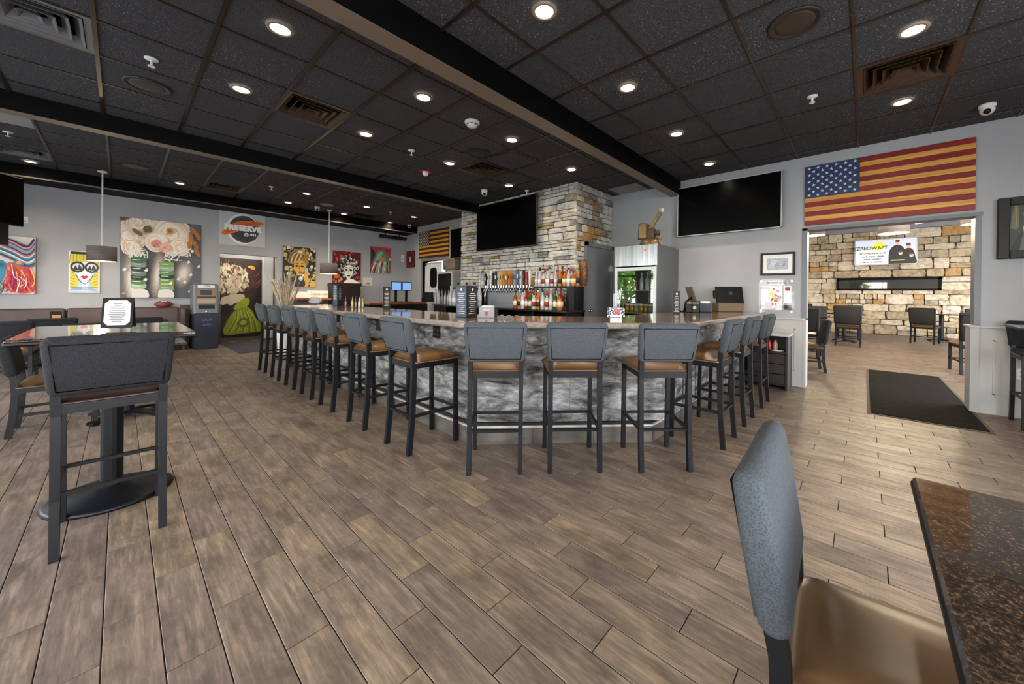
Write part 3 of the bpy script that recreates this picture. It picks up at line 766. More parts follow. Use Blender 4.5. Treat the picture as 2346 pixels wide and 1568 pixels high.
# rug
q = [P(x, y, 'Z', 0) for x, y in ((1991, 849), (2166, 864), (2258, 991), (1978, 947))]
t = thing('floor_mat', 'dark brown floor mat running through the dining room opening', 'mat', (0, 0, 0))
X0, X1, Y0, Y1 = 5.46, 8.85, -.945, -.03
m = MB(); m.box(X0, X1, Y0, Y1, 0.001, .006, 0, .002); m.build('border', flat(92, 78, 66, .8), t)
m = MB(); m.box(X0 + .03, X1 - .03, Y0 + .03, Y1 - .03, .004, .011, 0, .003); m.build('pile', two('mat_pile', srgb(32, 26, 23), srgb(20, 16, 14), 14, .95, bs=.4, spec=.1), t)
# mat by the painted door
m = MB(); m.box(1.60, 2.78, 9.6, 11.9, .001, .009, 0, .003); tag(m.build('entrance_mat', two('blue_mat', srgb(70, 66, 74), srgb(52, 48, 56), 14, .95)), 'dark grey mat in front of the painted door', 'mat')
# ------------------------------------------------------------------ ceiling fixtures
LAMPM = mat('lamp_lens', srgb(255, 246, 232), .5, emit=srgb(255, 236, 208), estr=14)
def downlight(px, z, label, group, w=16, key=None):
    p = P(px[0], px[1], 'Z', z)
    t = thing('downlight', label, 'ceiling light', (p.x, p.y, z), 0, group)
    m = MB(); n = 24; prof = [(.062, -.002), (.066, -.012), (.088, -.008), (.09, -.001)]
    v = [(r*math.cos(2*pi*i/n), r*math.sin(2*pi*i/n), q) for r, q in prof for i in range(n)]
    m.add(v, [(j*n + i, (j + 1)*n + i, (j + 1)*n + (i + 1) % n, j*n + (i + 1) % n) for j in range(3) for i in range(n)], 0, True); m.build('ring', flat(150, 138, 122), t)
    m = MB(); m.cyl((0, 0), .066, -.006, -.002, 24); m.build('lens', LAMPM, t)
    l = bpy.data.lights.new('downlight_lamp', 'SPOT'); l.energy = w; l.spot_size = math.radians(150); l.spot_blend = .9; l.shadow_soft_size = .06; l.color = (1, .84, .66)
    o = bpy.data.objects.new('downlight_lamp', l); col.objects.link(o); o.parent = t; o.location = (0, 0, -.02)
    return t
for i, p in enumerate(((1247, 25), (1438, 200), (1550, 306), (1625, 375))):
    downlight(p, ZR, 'lit round downlight, %s in the row beside the beam nearest the flag wall side, counting from the wall' % ORD[3 - i] if False else 'lit round downlight in the row over the bar stools, %s from the grey wall' % ORD[3 - i], 'downlights by the flag wall', 34)
downlight((2092, 68), ZR, 'lit round downlight on the room side of the brown vent above the flag', 'downlights by the flag wall', 34)
downlight((2067, 233), ZR, 'lit round downlight between the brown vent and the flag wall', 'downlights by the flag wall', 34)
for i, p in enumerate(((642, 65), (970, 222), (1173, 320), (1309, 388))):
    downlight(p, ZM, 'lit round downlight beside the brown beam over the bar, %s from the stone column' % ORD[3 - i], 'downlights over the bar', 34)
for i, p in enumerate(((553, 204), (838, 307), (1030, 374), (1166, 425))):
    downlight(p, ZM, 'lit round downlight over the bar, %s from the stone column in the row of vents' % ORD[3 - i], 'downlights over the bar', 34)
for i, p in enumerate(((703, 444), (840, 474), (948, 497))):
    downlight(p, ZL, 'lit round downlight over the booth side, %s from the kitchen wall in the inner row' % ORD[2 - i], 'downlights along the art wall', 30)
for i, p in enumerate(((70, 370), (412, 420), (660, 464), (788, 490), (894, 510))):
    downlight(p, ZL, 'lit round downlight next to the black fascia, %s from the kitchen wall' % ORD[4 - i], 'downlights along the art wall', 30)
# vents
VM = mat('vent_brown', srgb(70, 54, 38), .35, .3); VG = mat('vent_grey', srgb(120, 122, 126), .35, .3)
VLAB = ['square brown louvred ceiling vent above the flag', 'square brown louvred ceiling vent over the bar stools', 'square dark ceiling vent in front of the stone column', 'large grey louvred ceiling vent over the high table', 'dark ceiling vent beside the fascia above the sign', 'dark ceiling vent beside the fascia above the small paintings', 'grey ceiling vent beside the fascia near the wall television']
for vi, cx, cy, z, w, h in VENTC:
    t = thing('ceiling_vent', VLAB[vi], 'vent', (cx, cy, z), 0, 'louvred ceiling vents'); mm = VG if vi in (3, 6) else VM
    m = MB(); m.box(-w/2 + .01, w/2 - .01, -h/2 + .01, h/2 - .01, .075, .085); m.build('duct', BLACK, t)
    s0 = min(w, h)/2 - .014
    m = MB(); n = 4
    def ringf(m, a, za, b, zb):
        v = []
        for r, zz in ((a, za), (b, zb), (b - .006, zb), (a - .006, za)):
            v += [(-r*w/2/s0*.97, -r*h/2/s0*.97, zz), (r*w/2/s0*.97, -r*h/2/s0*.97, zz), (r*w/2/s0*.97, r*h/2/s0*.97, zz), (-r*w/2/s0*.97, r*h/2/s0*.97, zz)]
        m.add(v, [(4*j + i, 4*j + (i + 1) % 4, 4*((j + 1) % 4) + (i + 1) % 4, 4*((j + 1) % 4) + i) for j in range(4) for i in range(4)])
    ringf(m, s0, -.004, s0 - .035, .0); m.build('frame', mm, t)
    for k in range(4):
        m = MB(); r = s0 - .045 - k*.062; ringf(m, r, -.006, max(.012, r - .042), .055); m.build('louver', mm, t)
# speakers, sprinklers, detectors, cameras
for px, z, lab, c in (((1820, 52), ZR, 'round brown ceiling speaker above the flag side', (62, 48, 38)), ((338, 196), ZM, 'round dark grey ceiling speaker over the high table', (64, 64, 66)), ((1096, 351), ZM, 'round black ceiling speaker beside the stone column vent', (38, 38, 40)),
                      ((311, 382), ZL, 'round brown-grey ceiling speaker beside the pendant lamp', (92, 84, 78)), ((750, 469), ZL, 'round pale ceiling speaker over the back bar side', (150, 142, 132))):
    p = P(px[0], px[1], 'Z', z); t = thing('ceiling_speaker', lab, 'speaker', (p.x, p.y, z), 0)
    m = MB(); m.lathe([(.165, .002), (.165, -.010), (.15, -.014), (.145, -.008)], 32); m.build('rim', flat(*[int(q*.85) for q in c]), t)
    m = MB(); m.lathe([(.148, -.005), (.10, -.011), (.01, -.013)], 32); m.build('grille', flat(*c), t)
SPL = [((347, 135), ZM, 'over the high table'), ((943, 345), ZM, 'over the long bar side'), ((1207, 437), ZM, 'against the stone column'), ((1861, 221), ZR, 'above the left edge of the flag'), ((18, 302), ZL, 'near the wall television'), ((622, 428), ZL, 'above the doorway sign'), ((895, 486), ZL, 'near the kitchen door')]
for px, z, lab in SPL:
    p = P(px[0], px[1], 'Z', z); t = thing('sprinkler_head', 'small white ceiling sprinkler ' + lab, 'sprinkler', (p.x, p.y, z), 0, 'white ceiling sprinklers')
    m = MB(); m.lathe([(.045, .001), (.045, -.008), (.02, -.014)], 16); m.build('escutcheon', WHITE, t)
    m = MB(); m.cyl((0, 0), .009, -.06, -.01, 8); m.cyl((0, 0), .024, -.066, -.06, 12); m.build('deflector', WHITE, t)
p = P(1082, 279, 'Z', ZM); t = thing('smoke_detector', 'round white smoke detector on the ceiling over the bar', 'detector', (p.x, p.y, ZM))
m = MB(); m.lathe([(.085, .001), (.085, -.02), (.07, -.028)], 24); m.build('base', WHITE, t)
m = MB(); m.lathe([(.062, -.024), (.060, -.05), (.045, -.062), (.01, -.066)], 24); hd = m.build('head', WHITE, t)
m = MB()
for k in range(8):
    a = k*pi/4; m.box(-.012, .012, -.064, -.058, -.046, -.036, 0, 0, Matrix.Rotation(a, 4, 'Z'))
m.build('slot', BLKPL, hd)
p = P(975, 392, 'Z', ZM); t = thing('fire_strobe', 'red based fire strobe with a white dome on the ceiling', 'alarm', (p.x, p.y, ZM))
m = MB(); m.box(-.085, .085, -.06, .06, -.018, .001, 0, .01); m.build('base', flat(190, 44, 44), t)
m = MB(); m.sphere((0, 0, -.035), .05, .05, .05); m.build('dome', WHITE, t)
for px, z, lab in (((2262, 240), ZR, 'white dome security camera above the framed portrait'), ((1110, 436), ZM, 'white dome security camera in front of the stone column'), ((938, 515), ZL, 'white dome security camera by the kitchen wall corner'), ((727, 474), ZL, 'white motion sensor on the ceiling by the pale speaker')):
    p = P(px[0], px[1], 'Z', z); t = thing('security_camera', lab, 'camera', (p.x, p.y, z), math.atan2(-p.y, -p.x) + pi/2)
    m = MB(); m.lathe([(.062, .001), (.062, -.025), (.05, -.03)], 20); m.build('mount', WHITE, t)
    m = MB(); m.sphere((0, 0, -.055), .056, .056, .05); b_ = m.build('housing', WHITE, t)
    m = MB(); m.lathe([(.028, 0), (.026, .012), (.01, .018)], 14, T=Matrix.Translation((0, -.042, -.08)) @ Matrix.Rotation(pi/2 + .7, 4, 'X')); m.build('lens', BLKPL, b_)
# pendant lamps over the booths
SHADE = two('shade_taupe', srgb(120, 112, 108), srgb(104, 96, 92), 3, .7, (1, 1, 8)); SHIN = mat('shade_lining', srgb(236, 200, 140), .8)
def pendant(x, y, zc, zt, r, h, label, group, cord=True, w=14):
    t = thing('pendant_lamp', label, 'pendant lamp', (x, y, zt - h), 0, group)
    m = MB(); n = 36
    v = []; prof = [(r, 0), (r, h), (r - .008, h), (r - .008, 0)]
    for q, z in prof: v += [(q*math.cos(2*pi*i/n), q*math.sin(2*pi*i/n), z) for i in range(n)]
    for mi, j in ((0, 0), (0, 1), (1, 2), (1, 3)): m.add(v if not m.v else [], [], 0); [(m.f.append([j*n + i, j*n + (i + 1) % n, ((j + 1) % 4)*n + (i + 1) % n, ((j + 1) % 4)*n + i]), m.m.append(mi), m.sm.append(True)) for i in range(n)]
    m.build('shade', [SHADE, SHIN], t)
    m = MB(); m.cyl((0, 0), r - .01, .008, .014, n); m.build('diffuser', mat('pendant_diffuser', srgb(255, 240, 214), .6, emit=srgb(255, 226, 176), estr=1.7), t)
    m = MB(); m.cyl((0, 0), r - .012, h - .012, h - .006, n); m.build('cap', SHADE, t)
    if cord:
        m = MB(); m.cyl((0, 0), .011, h - .01, zc - zt + h, 8); m.build('cord', WHITE, t)
        m = MB(); m.lathe([(.06, zc - zt + h - .03), (.062, zc - zt + h - .005), (.05, zc - zt + h)], 16); m.build('canopy', WHITE, t)
    l = bpy.data.lights.new('pendant_bulb', 'POINT'); l.energy = w; l.shadow_soft_size = .08; l.color = (1, .8, .55)
    o = bpy.data.objects.new('pendant_bulb', l); col.objects.link(o); o.parent = t; o.location = (0, 0, -.06)
pa = P(235, 392, 'Z', ZL); q1 = P(195, 585, 'Y', pa.y); q2 = P(270, 585, 'Y', pa.y)
pendant(pa.x, pa.y, ZL, P(233, 565, 'Y', pa.y).z, abs(q2.x - q1.x)/2*.95, P(233, 567, 'Y', pa.y).z - P(233, 601, 'Y', pa.y).z, 'taupe drum pendant lamp over the booths beside the sunglasses painting', 'drum pendants over the booths')
yb = 10.6; q1 = P(734, 615, 'Y', yb); q2 = P(772, 615, 'Y', yb)
pendant((q1.x + q2.x)/2, yb, ZL, P(753, 604, 'Y', yb).z, abs(q2.x - q1.x)/2, .27, 'taupe drum pendant lamp in front of the red curly-haired portrait', 'drum pendants over the booths')
for (u, v, w_), X, lab in (((2047, 531, 73), 12.0, 'large grey drum pendant lamp in front of the dining room screen'), ((1868, 536, 50), 12.5, 'grey drum pendant lamp at the chair rail side of the dining room'), ((1983, 515, 40), 10.2, 'grey drum pendant lamp close behind the opening, first from the rail'), ((2107, 506, 42), 10.2, 'grey drum pendant lamp close behind the opening, second from the rail'), ((2226, 510, 46), 11.0, 'black-sided drum pendant lamp at the wall side of the dining room')):
    p = P(u, v + 4, 'X', X); r = w_/2*(proj(p)[2])/FPX*.74
    pendant(p.x, p.y, 4.9, p.z + .34, r, .34, lab, 'drum pendants in the dining room', True, 60)
# ------------------------------------------------------------------ flat pictures made of painted shapes
def curve(pts, n=10):
    """smooth polyline through pts"""
    out = []
    for i in range(len(pts) - 1):
        p0, p1, p2, p3 = (Vector(pts[max(0, min(len(pts) - 1, i + k))]) for k in (-1, 0, 1, 2))
        for j in range(n):
            t = j/n; out.append(tuple(.5*((2*p1) + (p2 - p0)*t + (2*p0 - 5*p1 + 4*p2 - p3)*t*t + (3*p1 - p0 - 3*p2 + p3)*t**3)))
    return out + [tuple(pts[-1])]
class Art:
    def __init__(s, w, h): s.w, s.h, s.q = w, h, []
    def poly(s, c, pts): s.q.append((c, [(min(1, max(0, x))*s.w, min(1, max(0, y))*s.h) for x, y in pts])); return s
    def blob(s, c, pts): return s.poly(c, curve(list(pts) + [pts[0]], 6)[:-1])
    def ell(s, c, cx, cy, rx, ry, rot=0, n=18):
        r = math.radians(rot)
        return s.poly(c, [(cx + rx*math.cos(a)*math.cos(r) - ry*math.sin(a)*math.sin(r), cy + rx*math.cos(a)*math.sin(r) + ry*math.sin(a)*math.cos(r)) for a in (2*pi*i/n for i in range(n))])
    def line(s, c, pts, wd, n=8, taper=False):
        p = [Vector((x*s.w, y*s.h)) for x, y in (curve(pts, n) if len(pts) > 2 else pts)]; a, b = [], []
        for i, q in enumerate(p):
            d = p[min(i + 1, len(p) - 1)] - p[max(0, i - 1)]; d = d.normalized() if d.length else Vector((1, 0)); k = Vector((-d.y, d.x))*wd*s.w/2*((math.sin(pi*(i + .6)/(len(p) + .2)) if taper else 1))
            a.append(q + k); b.append(q - k)
        for i in range(len(p) - 1):
            s.q.append((c, [(min(s.w, max(0, v.x)), min(s.h, max(0, v.y))) for v in (a[i], b[i], b[i + 1], a[i + 1])]))
        return s
    def build(s, parent, y0, name='picture', rough=.5, step=.00004):
        m = MB(); ms = []; idx = {}
        for k, (c, pts) in enumerate(s.q):
            if c not in idx: idx[c] = len(ms); ms.append(flat(*c, rough))
            y = y0 - .0006 - step*k
            ar = sum(pts[i][0]*pts[(i + 1) % len(pts)][1] - pts[(i + 1) % len(pts)][0]*pts[i][1] for i in range(len(pts)))
            if ar < 0: pts = pts[::-1]
            m.add([(x - s.w/2, y, z) for x, z in pts], [tuple(range(len(pts)))], idx[c])
        return m.build(name, ms, parent)
def hang(name, label, cat, ax, val, r, bg=(240, 240, 238), depth=.035, edge=None, group=None):
    """r = (x0, y0, x1, y1) photo box of the thing on the wall plane ax = val"""
    x0, y0, x1, y1 = r; a, b = P(x0, (y0 + y1)/2, ax, val), P(x1, (y0 + y1)/2, ax, val); c, d = P((x0 + x1)/2, y0, ax, val), P((x0 + x1)/2, y1, ax, val)
    w = (a - b).length; h = c.z - d.z; loc = (a + b)/2; loc.z = d.z
    t = thing(name, label, cat, loc, 0 if ax == 'Y' else FX, group)
    m = MB(); m.box(-w/2, w/2, -depth, 0, 0, h, 0, .002); m.build('canvas', flat(*bg), t)
    if edge: m = MB(); m.box(-w/2 - .004, w/2 + .004, -depth + .004, 0, -.004, h + .004); m.build('edge', flat(*edge), t)
    return t, Art(w, h), -depth
R = random.Random(3)
YW = YA - .002; XW = XR - .002
# colourful swirl painting
t, A, y = hang('painting', 'colourful swirling painting of blue green hair and orange face', 'painting', 'Y', YW, (-62, 540, 82, 673), (236, 232, 226), edge=(30, 26, 28))
A.poly((228, 222, 220), [(0, 0), (1, 0), (1, 1), (0, 1)]).blob((232, 92, 50), [(.55, .55), (.8, .5), (.98, .35), (.99, .05), (.7, .01), (.5, .1), (.45, .35)]).blob((196, 44, 70), [(.6, .35), (.8, .3), (.9, .1), (.75, .02), (.58, .12)]).blob((58, 146, 180), [(.2, .6), (.5, .55), (.52, .3), (.3, .1), (.05, .1), (.02, .45)])
for k in range(46):
    f = R.random(); A.line(R.choice(((38, 70, 120), (120, 184, 150), (222, 226, 220), (72, 60, 120), (48, 120, 170), (210, 90, 90), (24, 40, 80), (226, 150, 150))), [(0, .55 + .4*f), (.3, .68 + .3*f), (.62, .58 + .34*f), (.86, .46 + .4*f), (.99, .5 + .47*f)], R.uniform(.008, .03))
for k in range(30): x_ = R.uniform(.5, .95); A.line(R.choice(((240, 120, 70), (206, 50, 80), (250, 170, 110), (180, 30, 90))), [(x_, R.uniform(.3, .5)), (x_ + R.uniform(-.1, .1), R.uniform(.15, .3)), (x_ + R.uniform(-.12, .12), R.uniform(.0, .12))], R.uniform(.01, .03))
for k, c in enumerate(((38, 70, 120), (120, 184, 150), (222, 226, 220), (72, 60, 120), (48, 120, 170), (190, 214, 190), (210, 90, 90), (30, 60, 100), (90, 170, 160), (200, 130, 160), (40, 90, 150), (226, 150, 150), (40, 40, 70))):
    f = k/12; A.line(c, [(0, .62 + .26*f), (.3, .72 + .26*f), (.62, .62 + .30*f), (.86, .50 + .32*f), (.99, .55 + .42*f)], .045)
A.ell((40, 60, 110), .3, .5, .13, .05).ell((140, 60, 150), .32, .5, .05, .035).line((238, 238, 236), [(.62, .5), (.66, .3), (.75, .22), (.7, .04)], .014).line((238, 238, 236), [(.74, .3), (.86, .2), (.83, .1)], .012).ell((40, 130, 160), .74, .53, .1, .04).ell((230, 140, 90), .74, .54, .05, .03)
for k in range(9): A.line(((30, 90, 100), (40, 140, 120), (20, 50, 80))[k % 3], [(.02 + .05*k, .3 - .01*k), (.1 + .05*k, .12), (.05 + .05*k, .0)], .02)
A.build(t, y)
# woman with sunglasses
t, A, y = hang('painting', 'pop art painting of a blonde woman in round black sunglasses and red lips', 'painting', 'Y', YW, (158, 577, 228, 671), (236, 236, 232), edge=(238, 238, 234))
A.poly((14, 14, 16), [(.05, .93), (.96, .93), (.96, .99), (.05, .99)]).poly((222, 206, 54), [(.04, .12), (.96, .12), (.96, .93), (.04, .93)])
for k in range(9): A.line((170, 150, 30), [(.05 + .1*k, .93), (.03 + .11*k, .8), (.02 + .12*k, .7)], .02)
for k in range(5): A.line((120, 120, 30), [(.05, .5 - .07*k), (.2, .47 - .07*k)], .02).line((120, 120, 30), [(.8, .47 - .07*k), (.95, .5 - .07*k)], .02)
A.blob((206, 224, 240), [(.2, .72), (.5, .76), (.8, .72), (.84, .5), (.68, .3), (.5, .22), (.34, .3), (.17, .5)]).blob((240, 244, 248), [(.3, .7), (.5, .73), (.72, .7), (.74, .5), (.62, .33), (.5, .28), (.4, .33), (.28, .5)])
A.poly((190, 210, 232), [(.33, .3), (.68, .3), (.74, .1), (.98, .05), (.98, .02), (.02, .02), (.02, .08), (.28, .12)]).poly((232, 238, 246), [(.42, .28), (.62, .28), (.64, .05), (.4, .05)])
for k in range(6): A.line((60, 96, 150), [(.05, .05 + .02*k), (.3, .08 + .012*k), (.95, .04 + .02*k)], .012)
A.line((24, 34, 70), [(.22, .45), (.34, .3), (.5, .215), (.66, .3), (.8, .45)], .022)
for cx in (.28, .74): A.ell((10, 10, 12), cx, .62, .235, .135).ell((206, 214, 222), cx, .62, .165, .09).blob((20, 22, 30), [(cx - .14, .56), (cx - .06, .66), (cx, .58), (cx + .05, .68), (cx + .14, .57), (cx, .54)])
A.poly((10, 10, 12), [(.45, .64), (.56, .64), (.56, .60), (.45, .60)]).blob((206, 20, 40), [(.37, .39), (.45, .42), (.5, .405), (.56, .42), (.63, .385), (.52, .335), (.46, .34)]).line((110, 0, 20), [(.39, .387), (.5, .38), (.61, .386)], .012)
A.build(t, y)
# flower painting
t, A, y = hang('painting', 'large grey painting of cream roses above two green banded shapes', 'painting', 'Y', YW, (276, 507, 459, 682), (74, 78, 88), edge=(34, 34, 38))
A.poly((88, 92, 102), [(0, 0), (1, 0), (1, 1), (0, 1)])
for cx, cy, rx, ry, rot in ((.13, .2, .1, .42, 4), (.44, .3, .09, .34, -6), (.76, .32, .13, .2, -20)):
    for k in range(6): g = 110 + 22*k; A.ell((min(236, g + 10), min(224, g), min(214, g - 8)), cx, cy, rx*(1 - .14*k), ry*(1 - .14*k), rot)
def rose(cx, cy, r, ry=None, cols=((236, 220, 200), (246, 234, 216), (226, 200, 178), (250, 240, 226))):
    ry = ry or r
    for k in range(10):
        f = 1 - k*.095; a = R.uniform(0, 6.28)
        A.ell(cols[k % len(cols)], cx + .10*r*math.cos(a), cy + .10*ry*math.sin(a), r*f, ry*f*.92, R.uniform(-30, 30))
        A.line((206, 172, 150), [(cx + r*f*math.cos(a + q), cy + ry*f*.9*math.sin(a + q)) for q in (0, .6, 1.2, 1.8)], .008)
for cx, cy, r in ((.1, .78, .22), (.34, .88, .2), (.62, .84, .27), (.2, .94, .16), (.42, .72, .15), (.12, .62, .11), (.72, .68, .14)): rose(cx, cy, r, r*.95)
rose(.41, .69, .06, .05, ((206, 120, 110), (228, 150, 136), (190, 96, 92))); rose(.54, .645, .085, .07, ((230, 168, 150), (242, 196, 178), (214, 140, 124)))
A.ell((200, 146, 60), .58, .875, .045, .045).ell((150, 96, 30), .58, .875, .025, .025).ell((120, 90, 30), .19, .82, .07, .025, -30).ell((96, 86, 34), .31, .87, .055, .045).blob((92, 70, 20), [(0, .99), (.1, .99), (.05, .96), (0, .95)])
for cx, cy, a in ((.9, .9, -50), (.95, .84, -60), (.86, .82, -75), (.92, .72, -65), (.84, .7, -80), (.94, .62, -60)): A.ell((178, 104, 40), cx, cy, .07, .028, a)
A.line((120, 84, 40), [(.84, .93), (.9, .78), (.95, .6)], .01)
for k in range(34): a = R.uniform(0, 6.28); cx, cy = R.choice(((.2, .55), (.62, .53), (.75, .6))); A.line((232, 228, 220), [(cx + R.uniform(-.12, .12), cy + R.uniform(-.06, .08)) for _ in range(3)], .014, 4)
for cx, w_, z0, z1, cs_ in ((.205, .085, .12, .50, ((150, 186, 150), (60, 120, 62), (24, 30, 30), (96, 116, 112), (30, 34, 36), (120, 140, 132), (52, 104, 62))), (.545, .085, .10, .46, ((116, 160, 110), (140, 140, 60), (84, 150, 70), (30, 34, 34), (78, 140, 70), (150, 166, 150), (110, 160, 76)))):
    n = len(cs_)
    for k, c in enumerate(cs_):
        a, b = z0 + (z1 - z0)*k/n, z0 + (z1 - z0)*(k + 1)/n; A.blob(c, [(cx - w_, a), (cx, a - .012), (cx + w_, a), (cx + w_, b), (cx, b + .008), (cx - w_, b)]).line((212, 220, 214), [(cx - w_*.8, (a + b)/2), (cx + w_*.3, (a + b)/2)], .012)
for cx in (.22, .53): A.blob((216, 210, 204), [(cx - .09, .0), (cx - .08, .09), (cx, .11), (cx + .09, .09), (cx + .1, .0)])
for cx, cy in ((.88, .62), (.97, .42), (.83, .47), (.86, .3), (.78, .2), (.85, .08), (.7, .24), (.6, .18), (.3, .34), (.29, .22), (.05, .34)): A.blob((226, 220, 214), [(cx - .03, cy), (cx, cy + .03), (cx + .02, cy + .01), (cx, cy - .012)])
A.ell((206, 128, 70), .04, .05, .02, .012)
A.build(t, y)
# PRESERVE sign
t, A, y = hang('sign', 'white sign reading PRESERVE over a dark disc with an orange stroke', 'sign', 'Y', 11.05 + .40, (508, 483, 615, 561), (236, 238, 236), .02)
t.location.y = YW - .005
A.poly((196, 198, 196), [(0, 0), (1, 0), (1, 1), (0, 1)]).ell((240, 240, 240), .5, .5, .36, .46).ell((64, 70, 72), .53, .5, .33, .41).ell((44, 48, 50), .56, .47, .27, .35)
A.blob((226, 112, 30), [(.04, .34), (.2, .56), (.45, .74), (.88, .78), (.93, .7), (.6, .56), (.3, .36), (.1, .28)]).blob((206, 88, 16), [(.1, .36), (.4, .62), (.8, .72), (.5, .58), (.2, .36)])
A.build(t, y)
text('PRESERVE', A.w*.185, t, (0, y - .006, A.h*.52), flat(252, 252, 250), bold=.014); text('@ 491', A.w*.10, t, (A.w*.16, y - .006, A.h*.35), flat(246, 246, 244), bold=.003)
# gold portrait
def blobs(A, cols, n, r0, r1):
    for k in range(n):
        cx, cy, r = R.random(), R.random(), R.uniform(r0, r1); A.ell(cols[0], cx, cy, r*1.25, r*1.2, R.uniform(0, 90), 10).ell(R.choice(cols[1:]), cx, cy, r, r*.85, R.uniform(0, 90), 10)
t, A, y = hang('painting', 'gold and black portrait of a woman with a high bun and blue gem', 'painting', 'Y', YW, (648, 567, 722, 657), (30, 26, 22), edge=(60, 48, 30))
A.poly((36, 32, 26), [(0, 0), (1, 0), (1, 1), (0, 1)]); blobs(A, ((20, 18, 16), (206, 180, 110), (190, 164, 96), (226, 212, 170), (160, 140, 84)), 95, .04, .075)
A.blob((150, 116, 60), [(.14, .6), (.2, .82), (.4, .95), (.62, .92), (.76, .74), (.72, .55), (.5, .62), (.3, .55)])
for k in range(7): A.line((226, 206, 160) if k % 2 else (96, 70, 36), [(.18 + .05*k, .6), (.24 + .06*k, .8), (.45 + .02*k, .9 - .02*k)], .03)
A.ell((176, 140, 84), .52, .87, .13, .07).ell((230, 214, 176), .5, .88, .08, .035)
A.blob((206, 156, 66), [(.32, .6), (.5, .68), (.66, .6), (.64, .42), (.5, .28), (.38, .36), (.32, .48)])
A.ell((30, 22, 14), .41, .52, .06, .025).ell((30, 22, 14), .57, .52, .06, .025).line((30, 22, 14), [(.35, .57), (.42, .59), (.47, .57)], .02).line((30, 22, 14), [(.52, .57), (.58, .59), (.64, .57)], .02).line((90, 60, 24), [(.49, .54), (.48, .43), (.52, .42)], .016).blob((150, 60, 40), [(.42, .37), (.5, .395), (.58, .37), (.5, .34)])
A.blob((206, 156, 66), [(.62, .0), (.62, .22), (.66, .4), (.74, .36), (.76, .0)]).blob((30, 26, 22), [(.05, 0), (.3, .22), (.45, .28), (.62, .2), (.62, 0)]).ell((150, 184, 200), .53, .21, .07, .06).ell((206, 226, 232), .53, .215, .035, .03).ell((150, 184, 200), .71, .44, .05, .05)
for k in range(4): A.line((30, 70, 60), [(.02, .16 + .03*k), (.2, .15 + .03*k), (.3, .18 + .03*k)], .016)
A.poly((206, 164, 70), [(.8, 0), (1, 0), (1, .14), (.84, .16)]); A.build(t, y)
# white afro on red
t, A, y = hang('painting', 'portrait of a woman with white curly hair on a red patterned ground', 'painting', 'Y', YW, (762, 577, 825, 661), (120, 20, 20), edge=(40, 20, 20))
A.poly((96, 22, 22), [(0, 0), (1, 0), (1, 1), (0, 1)]); blobs(A, ((40, 14, 16), (176, 44, 34), (200, 70, 50), (150, 30, 30), (190, 150, 120)), 70, .03, .06)
A.ell((20, 18, 18), .52, .56, .38, .33)
for k in range(120): a, r = R.uniform(0, 6.28), R.uniform(.1, .36); cx, cy = .52 + r*math.cos(a), .57 + r*.85*math.sin(a); A.line(R.choice(((238, 236, 232), (220, 216, 212), (120, 114, 112))), [(cx - .03, cy), (cx, cy + .03), (cx + .035, cy), (cx, cy - .02)], .018, 4)
A.blob((240, 236, 232), [(.36, .56), (.52, .64), (.68, .56), (.66, .38), (.52, .25), (.4, .36)]).ell((20, 18, 18), .44, .50, .055, .03).ell((20, 18, 18), .6, .50, .055, .03).line((20, 18, 18), [(.38, .56), (.46, .57), (.5, .54)], .02).line((20, 18, 18), [(.55, .54), (.6, .57), (.67, .56)], .02).blob((30, 20, 22), [(.46, .35), (.52, .37), (.59, .35), (.52, .32)]).line((120, 110, 108), [(.52, .5), (.5, .42), (.54, .41)], .012)
A.blob((240, 236, 232), [(.3, .12), (.5, .26), (.72, .24), (.95, .14), (.98, 0), (.55, 0), (.3, 0)]).blob((206, 90, 40), [(0, .34), (.12, .4), (.2, .3), (.1, .26), (0, .28)]); A.build(t, y)
# hooded figure
t, A, y = hang('painting', 'bright painting of a figure in a green hood with streaming hair', 'painting', 'Y', YW, (849, 567, 893, 626), (190, 40, 50), edge=(30, 24, 26))
A.poly((196, 70, 72), [(0, 0), (1, 0), (1, 1), (0, 1)]); blobs(A, ((120, 20, 40), (206, 60, 70), (226, 200, 190), (196, 40, 60)), 26, .05, .08)
A.blob((60, 50, 40), [(0, .3), (.2, .7), (.1, .9), (0, .9)]).blob((70, 150, 120), [(.1, .35), (.3, .8), (.5, .9), (.75, .75), (.95, .4), (.8, .3), (.6, .6), (.3, .45)]).blob((120, 190, 150), [(.2, .45), (.4, .8), (.6, .82), (.55, .7), (.35, .5)]).blob((226, 120, 80), [(.4, .5), (.55, .65), (.72, .5), (.6, .34)])
for k in range(14): A.line(((236, 240, 236), (90, 160, 190), (30, 50, 60), (140, 190, 160), (226, 200, 90))[k % 5], [(.25 + .05*k, .45), (.1 + .06*k, .2), (.02 + .07*k, 0)], .04)
A.build(t, y)
# small red panel on the kitchen wall
t, A, y = hang('painting', 'small dark red panel with a pale figure near the wall corner', 'painting', 'X', XW, (933, 576, 951, 613), (110, 20, 36), edge=(40, 10, 14))
A.blob((70, 10, 24), [(.2, .2), (.8, .2), (.7, .8), (.3, .8)]).blob((226, 190, 140), [(.4, .35), (.6, .35), (.55, .65), (.45, .65)]); A.build(t, y)
